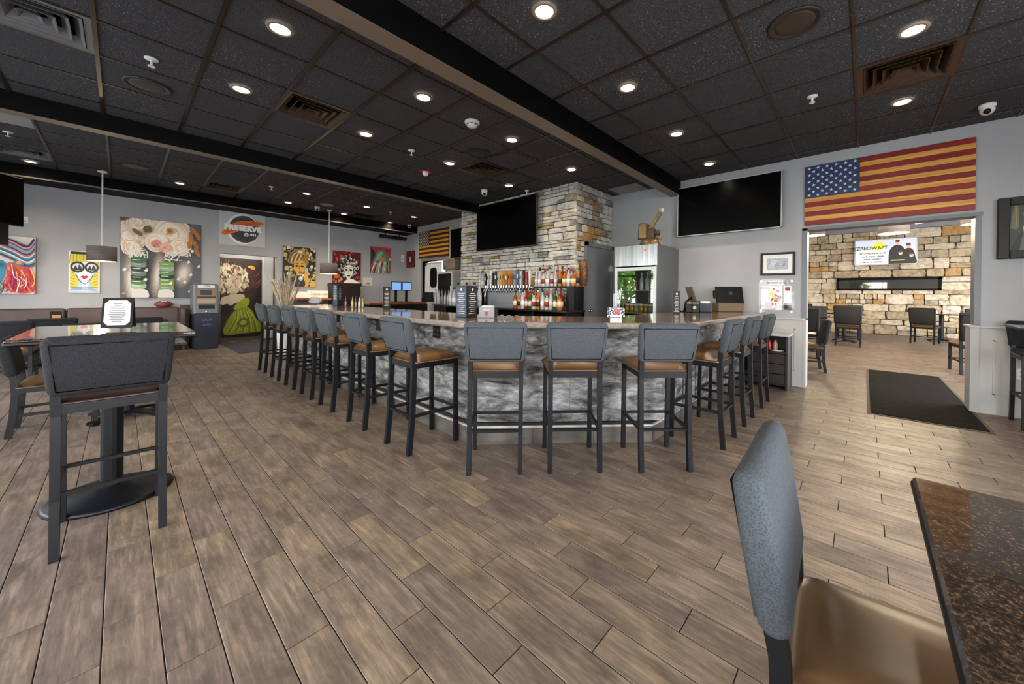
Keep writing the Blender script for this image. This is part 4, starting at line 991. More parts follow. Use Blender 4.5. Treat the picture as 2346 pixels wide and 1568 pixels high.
# painted door in the alcove
pd0, pd1 = P(505, 700, 'Y', 13.2), P(597, 700, 'Y', 13.2); zt = P(540, 592, 'Y', 13.2).z
t = thing('painted_door', 'dark brown door painted with a flower-haired woman in a lime skirt', 'door', ((pd0.x + pd1.x)/2 - .1, 13.29, 0)); w_ = pd1.x - pd0.x + .25; h_ = zt
m = MB(); m.box(-w_/2, w_/2, -.05, 0, 0, h_, 0, .01); m.build('leaf', two('door_brown', srgb(62, 38, 30), srgb(34, 24, 22), 1.6, .4), t)
A = Art(w_, h_); A.blob((20, 18, 18), [(0, .02), (.2, .3), (.22, .5), (0, .5)])
for k in range(330):
    a, r = R.uniform(0, 6.28), R.random()**.5; cx, cy = .36 + .36*r*math.cos(a), .735 + .17*r*math.sin(a); c = R.choice(((232, 216, 186), (214, 192, 160), (242, 232, 208), (110, 86, 64), (190, 164, 132))); A.ell(c, cx, cy, R.uniform(.03, .06), R.uniform(.012, .024), R.uniform(0, 180), 7)
for k in range(16): a = R.uniform(.2, 2.8); A.line((150, 120, 90), [(.3 + .2*math.cos(a), .84 + .06*math.sin(a)), (.3 + .3*math.cos(a), .88 + .1*math.sin(a))], .008)
for k in range(22): cx, cy = R.uniform(.68, .92), R.uniform(.6, .8); A.line((140, 70, 56), [(cx, cy), (cx + .05, cy + .02), (cx + .07, cy + .05)], .008, 3)
A.ell((214, 170, 40), .78, .9, .06, .018).ell((196, 140, 30), .82, .885, .05, .02)
A.blob((222, 200, 170), [(.33, .6), (.45, .64), (.55, .6), (.5, .555), (.4, .55)]).poly((206, 182, 150), [(.38, .57), (.5, .57), (.5, .52), (.36, .52)]).blob((226, 206, 176), [(.22, .5), (.38, .535), (.6, .545), (.66, .52), (.62, .47), (.45, .42), (.34, .39), (.2, .42)]).blob((20, 18, 18), [(.2, .4), (.34, .42), (.4, .36), (.3, .28), (.18, .3)])
A.blob((170, 180, 40), [(.44, .36), (.5, .42), (.68, .5), (.76, .46), (.7, .38), (.55, .33)]).blob((146, 160, 30), [(.25, .1), (.36, .25), (.5, .35), (.7, .38), (.82, .32), (.9, .22), (1, .15), (1, .06), (.6, .04), (.3, .03)])
for k in range(16): x = .3 + .045*k; A.line(((176, 190, 50), (110, 124, 20), (200, 206, 80))[k % 3], [(.5 + .016*k, .34), (.45 + .03*k, .2), (x, .06)], .02)
A.blob((110, 124, 24), [(.5, .16), (.6, .24), (.74, .22), (.72, .14), (.6, .12)]).blob((190, 200, 70), [(.56, .17), (.62, .21), (.7, .19), (.64, .15)])
A.build(t, -.05)
m = MB(); m.sphere((w_*.40, -.085, h_*.42), .03, .03, .03); m.build('knob', CHROME, t)
p = Vector(((pd0.x + pd1.x)/2 + .1, 12.5, 2.74)); tl = thing('alcove_fill_lamp', 'unseen round lamp added to brighten the doorway alcove', 'ceiling light', p)  # hidden above the doorway, added to brighten the painted door
m = MB(); m.lathe([(.12, .009), (.13, -.02), (.08, -.05), (.01, -.06)], 20); m.build('globe', LAMPM, tl)
l = bpy.data.lights.new('alcove_fill_light', 'POINT'); l.energy = 22; l.shadow_soft_size = .1; l.color = (1, .92, .8); o = bpy.data.objects.new('alcove_fill_light', l); col.objects.link(o); o.parent = tl; o.location = (0, 0, -.12)
# white leaf and frame at the side of the alcove
x0, x1 = P(606, 650, 'Y', 12.3).x, P(628, 650, 'Y', 12.3).x
t = thing('alcove_door', 'tall white door standing open at the side of the alcove', 'door', ((x0 + x1)/2, 12.3, 0), .25); w_ = (x1 - x0)
m = MB(); m.box(-w_/2 - .05, w_/2 - .02, -.02, .02, 0.006, 2.36, 0, .004); m.build('leaf', flat(236, 234, 228), t)
m = MB(); m.box(w_/2 - .02, w_/2 + .06, -.04, .05, 0.006, 2.36); m.build('jamb', flat(110, 76, 36), t)
m = MB(); m.sphere((-w_/2, -.05, 1.0), .02, .03, .02); m.build('handle', CHROME, t)
# flags of painted boards
FR = two('flag_red', srgb(150, 34, 30), srgb(120, 24, 24), 5, .35, (.3, .3, 8)); FW = two('flag_natural_wood', srgb(226, 170, 84), srgb(196, 134, 58), 5, .35, (.3, .3, 9)); FB = two('flag_blue', srgb(44, 62, 108), srgb(30, 44, 84), 5, .4, (.3, .3, 8))
def star(r=1):
    m = MB(); m.prism([((r if k % 2 == 0 else r*.4)*math.cos(pi/2 + k*pi/5), (r if k % 2 == 0 else r*.4)*math.sin(pi/2 + k*pi/5)) for k in range(10)], -.0015, .0015, 0, Matrix.Rotation(pi/2, 4, 'X')); return m
def flag(name, label, r, ca, cb, cc, cs_, depth=.03, yx=XW):
    x0, y0, x1, y1 = r; a, b = P(x0, (y0 + y1)/2, 'X', yx), P(x1, (y0 + y1)/2, 'X', yx)
    z1 = (P(x0, r[4][0], 'X', yx).z + P(x1, r[4][1], 'X', yx).z)/2 if False else P((x0 + x1)/2, y0, 'X', yx).z; z0 = P((x0 + x1)/2, y1, 'X', yx).z
    w, h = a.y - b.y, z1 - z0; t = thing(name, label, 'flag', (yx, (a.y + b.y)/2, z0), FX); s = h/13
    for k in range(13):
        m = MB(); xa = -w/2 if k < 6 else -w/2 + w*.37; zz = k*s; m.box(xa, w/2, -depth, 0, zz + .001, zz + s - .001, 0, .0015); m.build('stripe', ca if k % 2 == 0 else cb, t)
    m = MB(); m.box(-w/2, -w/2 + w*.37 - .001, -depth, 0, 6*s + .001, h - .001, 0, .0015); c = m.build('canton', cc, t)
    sm = star(s*(.36 if 'large' in label else .5)).mesh('star', cs_)
    for i in range(9):
        for j in range(6 if i % 2 == 0 else 5):
            o = bpy.data.objects.new('star', sm); col.objects.link(o); o.parent = c; cw = w*.37
            o.location = (-w/2 + cw*(.5 + j + (0 if i % 2 == 0 else .5))/6, -depth - .001, 6*s + 7*s*(i + .75)/9.5)
    return t
flag('wooden_flag', 'large wooden stars and stripes flag above the dining room opening', (1845, 350, 2234, 500), FR, FW, FB, WHITE)
FK = two('flag_dark', srgb(60, 34, 18), srgb(36, 20, 12), 6, .5, (.3, .3, 8)); FG = two('flag_gold', srgb(222, 158, 40), srgb(186, 120, 26), 6, .5, (.3, .3, 8))
flag('wooden_flag', 'small dark wooden flag with gold stripes above the kitchen door', (962, 527, 1029, 590), FK, FG, flat(20, 18, 18), flat(226, 218, 200))
# ------------------------------------------------------------------ televisions, frames and boards on the walls
def tv(label, ax, val, r, bez=(24, 24, 26), depth=.05, bw=.012):
    x0, y0, x1, y1 = r; a, b = P(x0, (y0 + y1)/2, ax, val), P(x1, (y0 + y1)/2, ax, val)
    zt, zb = P((x0 + x1)/2, y0, ax, val).z, P((x0 + x1)/2, y1, ax, val).z; w, h = (a - b).length, zt - zb
    loc = (a + b)/2; loc.z = zb; t = thing('television', label, 'television', loc, 0 if ax == 'Y' else FX)
    m = MB(); m.box(-w/2 + .02, w/2 - .02, -depth + .012, 0, .02, h - .02); m.box(-w*.2, w*.2, -.005, .04, h*.3, h*.7); m.build('housing', BLKPL, t)
    m = MB(); 
    for q in ((-w/2, -w/2 + bw, 0, h), (w/2 - bw, w/2, 0, h), (-w/2, w/2, 0, bw), (-w/2, w/2, h - bw, h)): m.box(q[0], q[1], -depth - .004, -depth + .02, q[2], q[3])
    m.build('bezel', flat(*bez, .35), t)
    m = MB(); m.box(-w/2 + bw, w/2 - bw, -depth, -depth + .012, bw, h - bw); s = m.build('screen', SCREEN, t)
    return t, s, w, h, -depth
tv('large black television with a silver rim between the fridge and the flag', 'X', XR - .05, (1556, 413, 1791, 533), (190, 192, 196))
tv('black television hung on the stone column above the beer taps', 'X', SX0 - .08, (1097, 460, 1233, 569), (44, 42, 40))
tv('narrow black television beside the small flag on the kitchen wall', 'X', XR - .05, (1036, 524, 1075, 590))
# television seen edge-on at the wall by the colourful painting
t = thing('television', 'black television on a swing arm beside the colourful painting', 'television', (-1.40, 9.75, 2.32), .9)
m = MB(); m.box(-.62, .56, -.03, .03, -.05, .72, 0, .008); m.build('housing', BLKPL, t)
m = MB(); m.box(-.60, .54, -.036, -.028, -.03, .70); m.build('screen', SCREEN, t)
m = MB(); m.box(-.75, .42, .03, .12, -.36, .0); m.build('media_box', BLKPL, t)
m = MB(); m.tube([(0, .03, .35), (-.2, .9, .35), (-.3, 2.0, .35)], .03, 6); m.build('arm', BLKPL, t)
CLEAR = PANE.copy(); CLEAR.name = 'clear_acrylic'
for n_ in CLEAR.node_tree.nodes:
    if n_.type == 'MIX_SHADER': n_.inputs[0].default_value = .012
# framed pencil drawing, framed portrait
def framed(label, r, fr, bw, mb, mat_c, rx=None, depth=.03):
    x0, y0, x1, y1 = r; a, b = P(x0, (y0 + y1)/2, 'X', XW), P(x1, (y0 + y1)/2, 'X', XW); zt, zb = P((x0 + x1)/2, y0, 'X', XW).z, P((x0 + x1)/2, y1, 'X', XW).z
    w, h = a.y - b.y, zt - zb; loc = (a + b)/2; loc.z = zb; t = thing('framed_picture', label, 'picture', loc, FX)
    m = MB()
    for q in ((-w/2, -w/2 + bw, 0, h), (w/2 - bw, w/2, 0, h), (-w/2 + bw, w/2 - bw, 0, bw), (-w/2 + bw, w/2 - bw, h - bw, h)): m.box(q[0], q[1], -depth, 0, q[2], q[3], 0, .006)
    m.build('frame', fr, t)
    m = MB(); m.box(-w/2 + bw, w/2 - bw, -depth*.5, -depth*.3, bw, h - bw); m.build('mount', mat_c, t)
    return t, w, h, -depth*.5, w - 2*bw - 2*mb, h - 2*bw - 2*mb
t, w, h, y, aw, ah = framed('small black framed pencil drawing with a white mount', (1743, 579, 1822, 631), flat(34, 34, 36), .03, .055, WHITE)
A = Art(aw, ah); A.poly((176, 182, 190), [(0, 0), (1, 0), (1, 1), (0, 1)]).poly((206, 210, 216), [(.05, .1), (.3, .1), (.5, .8), (.2, .9)])
for k in range(60): p, q = R.random(), R.random(); A.line(R.choice(((140, 148, 158), (90, 98, 108), (222, 226, 230))), [(p, q), (p + R.uniform(-.2, .2), q + R.uniform(-.05, .2))], .012)
o = A.build(t, y, 'drawing'); o.location.z = h/2 - ah/2
t, w, h, y, aw, ah = framed('ornate black framed portrait on the wall over the high table', (2283, 450, 2440, 592), flat(20, 19, 18), .085, .0, flat(72, 74, 64), depth=.06)
A = Art(aw, ah); A.poly((64, 70, 60), [(0, 0), (1, 0), (1, 1), (0, 1)]).blob((106, 108, 92), [(.02, .5), (.1, .95), (.2, .98), (.22, .5)]).line((150, 130, 60), [(.16, .95), (.17, .55)], .03).blob((40, 44, 40), [(0, 0), (.3, .4), (.4, 0)]).blob((196, 186, 170), [(.32, .5), (.45, .62), (.6, .5), (.55, .3), (.4, .3)]).ell((176, 150, 130), .45, .72, .1, .14).ell((214, 208, 200), .45, .8, .11, .09).blob((96, 100, 96), [(.25, 0), (.35, .4), (.6, .42), (.75, 0)])
o = A.build(t, y, 'portrait'); o.location.z = h/2 - ah/2
# acrylic board with menu posters
a, b = P(1739, 680, 'X', XW), P(1820, 680, 'X', XW); zt, zb = P(1780, 640, 'X', XW).z, P(1780, 718, 'X', XW).z; w, h = a.y - b.y, zt - zb
t = thing('menu_board', 'clear wall board holding a menu poster and notices beside the opening', 'board', (XW, (a.y + b.y)/2, zb), FX)
m = MB(); m.box(-w/2, w/2, -.022, -.018, 0, h); m.build('acrylic_sheet', CLEAR, t)
for sx in (-1, 1):
    for z in (.03, h - .03): m = MB(); m.cyl((0, 0), .014, 0, .03, 12, T=Matrix.Translation((sx*(w/2 - .03), 0, z)) @ Matrix.Rotation(pi/2, 4, 'X')); m.build('standoff', CHROME, t)
def poster(x0, x1, z0, z1, c, nm): m = MB(); m.box(x0, x1, -.016, -.012, z0, z1); return m.build(nm, flat(*c), t)
o = poster(-w*.22, w*.20, h*.83, h*.95, (228, 226, 222), 'title_card'); text('MARKET EATS', .038, o, (0, -.0175, h*.89), flat(30, 30, 32), bold=.001)
o = poster(-w*.42, w*.16, h*.10, h*.80, (236, 234, 238), 'poster'); pw, ph = w*.58, h*.70
A = Art(pw, ph); A.poly((228, 224, 234), [(0, 0), (1, 0), (1, .3), (0, .3)])
for k in range(40): a_ = R.gauss(.68, .12), R.gauss(.5, .2); A.ell(R.choice(((206, 60, 40), (226, 180, 40), (84, 140, 50), (214, 120, 90), (120, 40, 50), (236, 220, 120), (90, 90, 96))), a_[0], a_[1], R.uniform(.03, .08), R.uniform(.02, .06), R.uniform(0, 90), 9)
A.ell((232, 206, 60), .5, .68, .1, .09).ell((190, 40, 40), .6, .86, .06, .05)
for k in range(3): A.line((120, 110, 130), [(.05, .6 - .05*k), (.38, .6 - .05*k)], .015)
b_ = A.build(o, -.0165, 'artwork'); b_.location = (-w*.13, 0, h*.10); text('menu', .05, o, (-w*.30, -.0195, h*.74), flat(30, 30, 34))
o = poster(w*.22, w*.42, h*.30, h*.80, (238, 236, 236), 'notice'); m = MB(); m.box(w*.25, w*.39, -.0175, -.016, h*.66, h*.76); m.build('notice_photo', flat(150, 50, 40), o)
poster(w*.21, w*.43, h*.11, h*.24, (34, 36, 44), 'dark_card')
# outlet and wall plates
def plate(label, ax, val, px, w, h, c, name='wall_plate', n=2):
    p = P(px[0], px[1], ax, val); t = thing(name, label, 'wall plate', (p.x, p.y, p.z - h/2), 0 if ax == 'Y' else FX)
    m = MB(); m.box(-w/2, w/2, -.012, 0, 0, h, 0, .003); m.build('plate', flat(*c), t)
    m = MB()
    for k in range(n): m.box(-w*.2, w*.2, -.015, -.011, h*(.18 + .4*k), h*(.42 + .4*k))
    m.build('socket', flat(*[int(q*.7) for q in c]), t)
plate('white power outlet low on the wainscot by the high table', 'X', XR - .026, (2341, 858), .075, .12, (236, 236, 236), 'power_outlet')
plate('cream thermostat below the hooded figure painting', 'Y', YW, (842, 646), .30, .26, (214, 206, 196), 'thermostat', 1)
plate('small white sensor in the corner by the kitchen wall', 'Y', YW, (922, 592), .10, .24, (236, 236, 236), 'wall_sensor', 1)
plate('small white sensor on the wall beside the swing arm television', 'Y', YW, (57, 504), .08, .12, (226, 226, 226), 'wall_sensor', 1)
# black bar fixture hanging from the fascia
p0, p1 = P(870, 548, 'Y', 11.3), P(930, 555, 'Y', 11.3)
t = thing('patio_heater_bar', 'long black bar fixture hanging under the fascia by the kitchen corner', 'fixture', ((p0.x + p1.x)/2, 11.3, 3.05)); l = (p1.x - p0.x)/2
m = MB(); m.tube([(-l, 0, .0), (l, 0, -.0)], .055, 8); m.build('bar', BLKPL, t)
for s in (-.6, .5): m = MB(); m.tube([(s*l, 0, .04), (s*l, .02, .2)], .02, 6); m.box(s*l - .06, s*l + .06, -.05, .05, .15, .195); m.build('bracket', BLKPL, t)
# ------------------------------------------------------------------ kitchen doorway
kr = MB(); kr.box(XR + .18, 9.2, 8.2, 8.3, 0, 3); kr.box(XR + .18, 9.2, 11.9, 12.0, 0, 3); kr.box(9.2, 9.3, 8.2, 12, 0, 3); kr.box(XR + .18, 9.3, 8.2, 12, 3, 3.1); kr.box(XR + .18, 9.3, 8.2, 12, -.1, 0)
struct(kr.build('wall_kitchen', flat(222, 220, 206)), 'bright cream kitchen walls beyond the swing door')
area('kitchen_light', (7.9, 10.2, 2.95), (0, 0, 0), 1.2, .6, 90, (1, .97, .88))
m = MB(); tt = .07
for q in ((KY0 - tt, KY0, 0, KZ + tt), (KY1, KY1 + tt, 0, KZ + tt), (KY0, KY1, KZ, KZ + tt)): m.box(XR - .02, XR + .2, q[0], q[1], q[2], q[3])
struct(m.build('trim_5', TRIM), 'grey casing around the kitchen doorway')
t = thing('kitchen_door', 'white swing door with a dark oval window at the kitchen', 'door', (XR + .1, KY1 - .01, 0), FX); dw = (KY1 - KY0)*.70
m = MB(); m.box(0, dw, -.03, .01, .01, KZ - .05, 0, .006); m.build('leaf', flat(226, 227, 232), t)
zc, hw, hh = 1.78, dw*.19, .30
rr = [(hw*math.copysign(abs(math.cos(a))**.45, math.cos(a)), hh*math.copysign(abs(math.sin(a))**.45, math.sin(a))) for a in (2*pi*k/28 for k in range(28))]
m = MB(); m.prism(rr, 0, .012, 0, Matrix.Translation((dw*.56, -.03, zc)) @ Matrix.Rotation(pi/2, 4, 'X')); w1 = m.build('window', SCREEN, t)
m = MB(); m.tube([(dw*.56 + x, -.036, zc + z) for x, z in rr], .02, 6, closed=True); m.build('gasket', BLKPL, w1)
m = MB(); m.box(0.02, .1, -.035, -.02, KZ - .14, KZ - .06); m.build('hinge', STEEL, t)
t = thing('storage_shelf', 'pale green storage shelf inside the kitchen', 'shelf', (8.6, 9.55, 0.0), FX)
m = MB()
for z in (.3, .8, 1.3, 1.75): m.box(-.45, .45, -.2, .2, z, z + .03)
m.build('board', flat(150, 140, 70), t)
m = MB()
for s in (-.44, .42):
    for q in (-.19, .17): m.box(s, s + .02, q, q + .02, 0, 1.9)
m.build('post', flat(96, 92, 50), t)
for k in range(5):
    m = MB(); m.box(-.09, .09, -.1, .1, 0, .22, 0, .01); tag(m.build('storage_tub', flat(*((60, 60, 40), (176, 160, 70), (40, 44, 34))[k % 3]), loc=(8.55, 9.25 + .2*(k % 3), (.83 if k < 3 else 1.33))), 'storage tub on the kitchen shelf, %s from the door frame%s' % (ORD[k % 3], '' if k < 3 else ' on the upper board'), 'tub')
# towel dispenser and the dark cooler at the kitchen wall
a, b = P(1029, 606, 'X', XR), P(1056, 606, 'X', XR); z0 = P(1040, 619, 'X', XR).z; z1 = P(1040, 593, 'X', XR).z
t = thing('towel_dispenser', 'beige towel dispenser with a blue badge beside the kitchen door', 'dispenser', (XR - .012, (a.y + b.y)/2, z0), FX); w, h = a.y - b.y, z1 - z0
m = MB(); m.box(-w/2, w/2, -.22, 0, 0, h); m.build('cover', two('beige_metal', srgb(150, 130, 112), srgb(126, 106, 90), 3, .3), t, bevel=.05, seg=3)
m = MB(); m.lathe([(.06, 0), (.05, .01)], 16, T=Matrix.Translation((-w*.3, -.22, h*.25)) @ Matrix.Rotation(pi/2, 4, 'X')); m.build('badge', flat(60, 110, 160), t)
t = thing('glass_cooler', 'tall dark glass-front cooler beside the kitchen door', 'cooler', (6.1, 8.75, 0), FX)
m = MB(); m.box(-.2, .5, -.28, .3, 0, 1.88, 0, .01); m.build('cabinet', flat(196, 190, 184), t)
m = MB(); m.box(-.14, .44, -.30, -.27, .25, 1.82, 0, .004); m.build('glass_door', SCREEN, t)
# ------------------------------------------------------------------ grey door in the column, carved staff
t = thing('column_door', 'grey steel door in the side of the stone column', 'door', ((DY0 + DY1)/2, SY0 + .02, 0)); w = DY1 - DY0
m = MB()
for q in ((-w/2, -w/2 + .07, 0, DZ), (w/2 - .07, w/2, 0, DZ), (-w/2, w/2, DZ - .07, DZ)): m.box(q[0], q[1], -.06, .03, q[2], q[3])
m.build('frame', TRIM, t)
m = MB(); m.box(-w/2 + .07, w/2 - .07, -.025, .02, .01, DZ - .07); m.build('leaf', mat('door_grey', srgb(126, 128, 134), .35), t)
m = MB(); m.sphere((-w/2 + .15, -.07, 1.0), .03, .035, .03); m.lathe([(.03, 0), (.03, .02)], 12, T=Matrix.Translation((-w/2 + .15, -.025, 1.0)) @ Matrix.Rotation(pi/2, 4, 'X')); m.build('knob', CHROME, t)
m = MB(); m.box(w/2 - .075, w/2 - .055, -.065, -.02, 1.75, 1.87); m.build('hinge', CHROME, t)
t = thing('carved_staff', 'carved wooden staff with a mottled club head leaning on the stone corner', 'staff', (SX0 + .06, SY0 - .13, .0))
WST = two('staff_wood', srgb(176, 128, 72), srgb(120, 78, 40), 9, .5, (1, 1, .4)); m = MB(); m.tube([(-.04, 0, .0), (-.01, 0, .7), (.0, .02, 1.2), (.02, .03, 1.5)], .03, 8); m.build('shaft', WST, t)
m = MB(); m.tube([(.02, .03, 1.46), (.05, .03, 1.60), (.04, .03, 1.78), (.0, .04, 1.88)], .065, 9); m.build('club_head', two('staff_spots', srgb(150, 100, 54), srgb(52, 34, 22), 26, .5), t)
# ------------------------------------------------------------------ glass-door fridge and projector
fx, fy0, fy1, fh = 5.55, 2.45, 3.20, 2.10
t = thing('display_fridge', 'stainless glass-door display fridge beside the stone column', 'fridge', (fx, (fy0 + fy1)/2, 0), FX); w = fy1 - fy0; FS = mat('fridge_side_grey', srgb(116, 118, 122), .35, .5)
m = MB(); d = XR - fx - .01; e = .001; m.box(-w/2, -w/2 + .03, 0, d, 0, fh); m.box(w/2 - .03, w/2, 0, d, 0, fh); m.box(-w/2 + .03, w/2 - .03, d - .03, d, 0, fh); m.box(-w/2 + .03, w/2 - .03, 0, d - .03, fh - .34, fh); m.box(-w/2 + .03, w/2 - .03, 0, d - .03, 0, .25); m.build('cabinet', FS, t)
m = MB(); m.box(-w/2, w/2, -.02, 0, fh - .34, fh, 0, .004); hd = m.build('header', STEEL, t); text('88', .05, hd, (w*.24, -.022, fh - .09), mat('red_led', srgb(200, 20, 20), .4, emit=srgb(220, 20, 16), estr=1.2), 'display')
m = MB(); bw = .055
for q in ((-w/2 + .01, -w/2 + bw, .28, fh - .36), (w/2 - bw, w/2 - .01, .28, fh - .36), (-w/2 + bw, w/2 - bw, .28, .28 + bw), (-w/2 + bw, w/2 - bw, fh - .36 - bw, fh - .36)): m.box(q[0], q[1], -.03, .0, q[2], q[3], 0, .004)
dr = m.build('door_frame', flat(206, 210, 214, .3), t)
FG_ = bpy.data.materials.new('fridge_glass'); FG_.use_nodes = True; _n = FG_.node_tree; _n.nodes.remove(_n.nodes['Principled BSDF']); _t = _n.nodes.new('ShaderNodeBsdfTransparent'); _g = _n.nodes.new('ShaderNodeBsdfGlossy'); _m = _n.nodes.new('ShaderNodeMixShader')
_t.inputs[0].default_value = (.8, .86, .82, 1); _g.inputs['Roughness'].default_value = .02; _m.inputs[0].default_value = .09; _n.links.new(_t.outputs[0], _m.inputs[1]); _n.links.new(_g.outputs[0], _m.inputs[2]); _n.links.new(_m.outputs[0], _n.nodes['Material Output'].inputs[0])
m = MB(); m.box(-w/2 + bw, w/2 - bw, -.016, -.012, .28 + bw, fh - .36 - bw); m.build('glass', FG_, dr)
m = MB(); m.box(-w/2 + .03, w/2 - .03, .02, d - .03, .25, .27); m.box(-w/2 + .03, w/2 - .03, d - .045, d - .03, .25, fh - .34); m.build('liner', flat(30, 40, 36), t)
for z in (.62, .98, 1.36): m = MB(); m.box(-w/2 + .03, w/2 - .03, .06, d - .06, z, z + .012); m.build('shelf', flat(150, 154, 156), t)
BM = {}
def bottle(kind, c, loc, label, grp, cap=(30, 30, 30), s=1.0, lab=None, glassy=True, name='bottle'):
    key = (kind, c, cap, lab)
    if key not in BM:
        prof = {'tall': [(.036, 0), (.038, .01), (.038, .19), (.03, .215), (.015, .24), (.013, .295)], 'square': [(.043, 0), (.045, .01), (.045, .16), (.04, .185), (.016, .20), (.016, .245)], 'slim': [(.029, 0), (.031, .01), (.031, .17), (.02, .22), (.012, .27), (.011, .32)], 'jar': [(.04, 0), (.042, .01), (.042, .10), (.036, .115), (.036, .125)],
                'glass': [(.028, 0), (.03, .005), (.036, .13), (.033, .13), (.027, .01)]}[kind]
        b = MB(); b.lathe(prof, 12); zt = prof[-1][1]; r = prof[-1][0]
        mg = mat('bottle_%d_%d_%d' % c, srgb(*c), .08, trans=.35 if glassy else 0, coat=.3)
        parts = [('body', b.mesh('bottle', mg))]
        if kind != 'glass': b = MB(); b.lathe([(r + .003, zt - .01), (r + .003, zt + .02), (r*.8, zt + .024)], 10); parts.append(('cap', b.mesh('cap', flat(*cap))))
        if lab: b = MB(); rr_ = prof[1][0] + .001; b.lathe([(rr_, .05), (rr_, .13)], 12); parts.append(('paper_label', b.mesh('paper_label', flat(*lab))))
        BM[key] = parts
    pr = BM[key]; o = bpy.data.objects.new(name, pr[0][1]); col.objects.link(o); o.location = loc; o.scale = (s, s, s); o.rotation_euler.z = R.uniform(0, 6)
    tag(o, label, 'bottle' if kind != 'glass' else 'glass', grp)
    for n, me in pr[1:]: q = bpy.data.objects.new(n, me); col.objects.link(q); q.parent = o
    return o
for k in range(6): bottle('jar', (196, 130, 30) if k % 3 else (150, 150, 140), (fx + .14, fy0 + .16 + .085*k, .993), 'amber jar on the middle fridge shelf' if k % 3 else 'clear jar on the middle fridge shelf', 'jars on the middle fridge shelf', (200, 200, 200), name='jar')
for k in range(3): bottle('tall', (200, 204, 206), (fx + .16, fy0 + .14 + .1*k, 1.373), 'clear bottle on the top fridge shelf', 'bottles on the top fridge shelf', (220, 220, 220), .9)
for k in range(2): bottle('jar', (130, 70, 30), (fx + .16, fy0 + .46 + .1*k, 1.373), 'brown jar on the top fridge shelf', 'brown jars on the top fridge shelf', (140, 90, 50), name='jar')
for k in range(7): bottle('glass', (190, 200, 196), (fx + .14, fy0 + .12 + .085*k, .633), 'clear tumbler on the lowest fridge shelf', 'tumblers on the lowest fridge shelf', name='tumbler')
# vintage projector on top of the fridge
PJ = two('projector_bronze', srgb(158, 130, 92), srgb(112, 88, 60), 5, .35, metal=.4); pp = P(1488, 556, 'X', fx + .3)
t = thing('film_projector', 'vintage bronze film projector with a raised reel arm on the fridge', 'projector', (fx + .3, pp.y, fh), FX)
m = MB(); m.lathe([(.17, 0), (.18, .03), (.15, .10), (.12, .13)], 18, T=Matrix.Diagonal((1, .7, 1, 1))); m.build('base', PJ, t)
m = MB(); m.box(-.17, -.03, -.09, .09, .13, .40); m.build('housing', PJ, t, bevel=.03, seg=3)
m = MB(); m.box(-.03, .09, -.05, .05, .14, .30, 0, .01); m.lathe([(.04, 0), (.045, .08)], 14, T=Matrix.Translation((.09, 0, .22)) @ Matrix.Rotation(pi/2, 4, 'Y')); m.build('lens_block', flat(84, 64, 46), t)
m = MB(); m.tube([(0, 0, .28), (.09, 0, .42), (.19, 0, .56)], .03, 4, sq=True, ry=.018); m.build('reel_arm', PJ, t)
m = MB(); m.lathe([(.045, -.012), (.045, .012)], 18, T=Matrix.Translation((.20, 0, .585)) @ Matrix.Rotation(pi/2, 4, 'X')); m.build('reel_spindle', flat(206, 200, 190), t)
m = MB(); m.tube([(.05, 0, .14), (.16, 0, .13), (.21, 0, .12)], .018, 6); m.build('film_arm', PJ, t)
m = MB(); m.tube([(-.17, 0, .35), (-.20, 0, .28), (-.20, 0, .14)], .008, 6); m.build('cable', BLKPL, t)
m = MB(); m.lathe([(.035, 0), (.03, .02), (.012, .03), (.015, .05)], 12); tag(m.build('film_canister', PJ, loc=(fx + .25, fy0 + .06, fh)), 'small bronze fitting lying on the fridge edge', 'fitting')
# ------------------------------------------------------------------ back bar
bx0, bx1 = 4.66, SX0 - .03; ZC = 1.02
t = thing('back_bar', 'black back bar counter below the stone column with open shelves', 'cabinet', (0, 0, 0))
m = MB(); m.box(bx0, bx1, 3.55, 6.95, ZC - .03, ZC, 0, .004); m.build('counter', mat('counter_black', srgb(28, 24, 22), .25), t)
m = MB()
for y in (3.57, 4.3, 5.2, 6.1, 6.9): m.box(bx0 + .05, bx1, y, y + .04, 0, ZC - .03)
m.box(bx1 - .05, bx1, 3.57, 6.94, 0, ZC - .03); m.box(bx0 + .05, bx1, 3.57, 6.94, .06, .1); m.build('body', BLKPL, t)
m = MB(); m.box(bx0 + .06, bx1, 3.6, 6.9, .74, .76); m.build('shelf', STEEL, t)
m = MB(); m.box(bx1 - .06, bx1, 4.62, 6.0, ZC, 1.36); tag(m.build('splashback', mat('splash_steel', srgb(176, 184, 196), .35, .85)), 'brushed steel splashback plate behind the beer taps', 'splashback')
m = MB(); m.box(bx0 + .22, bx1, 3.58, 4.5, 1.40, 1.42); tag(m.build('bottle_shelf', BLKPL), 'black upper bottle shelf on the stone column beside the taps', 'shelf')
m = MB(); m.box(bx0 + .24, bx1, 3.58, 3.74, ZC, 1.40); tag(m.build('riser_box', BLKPL), 'black riser box under the upper bottle shelf by the carved staff', 'box')
m = MB(); m.box(bx1 - .09, bx1, 6.02, 6.32, ZC, 1.40); tag(m.build('riser_box', BLKPL), 'black riser box between the taps and the clear bottles', 'box')
for k in range(14): bottle('glass', (200, 206, 210), (bx0 + .12, 3.71 + .2*k + (.07 if k > 2 else 0), .762), 'clear pint glass on the under-counter shelf', 'pint glasses under the back bar', name='pint_glass')
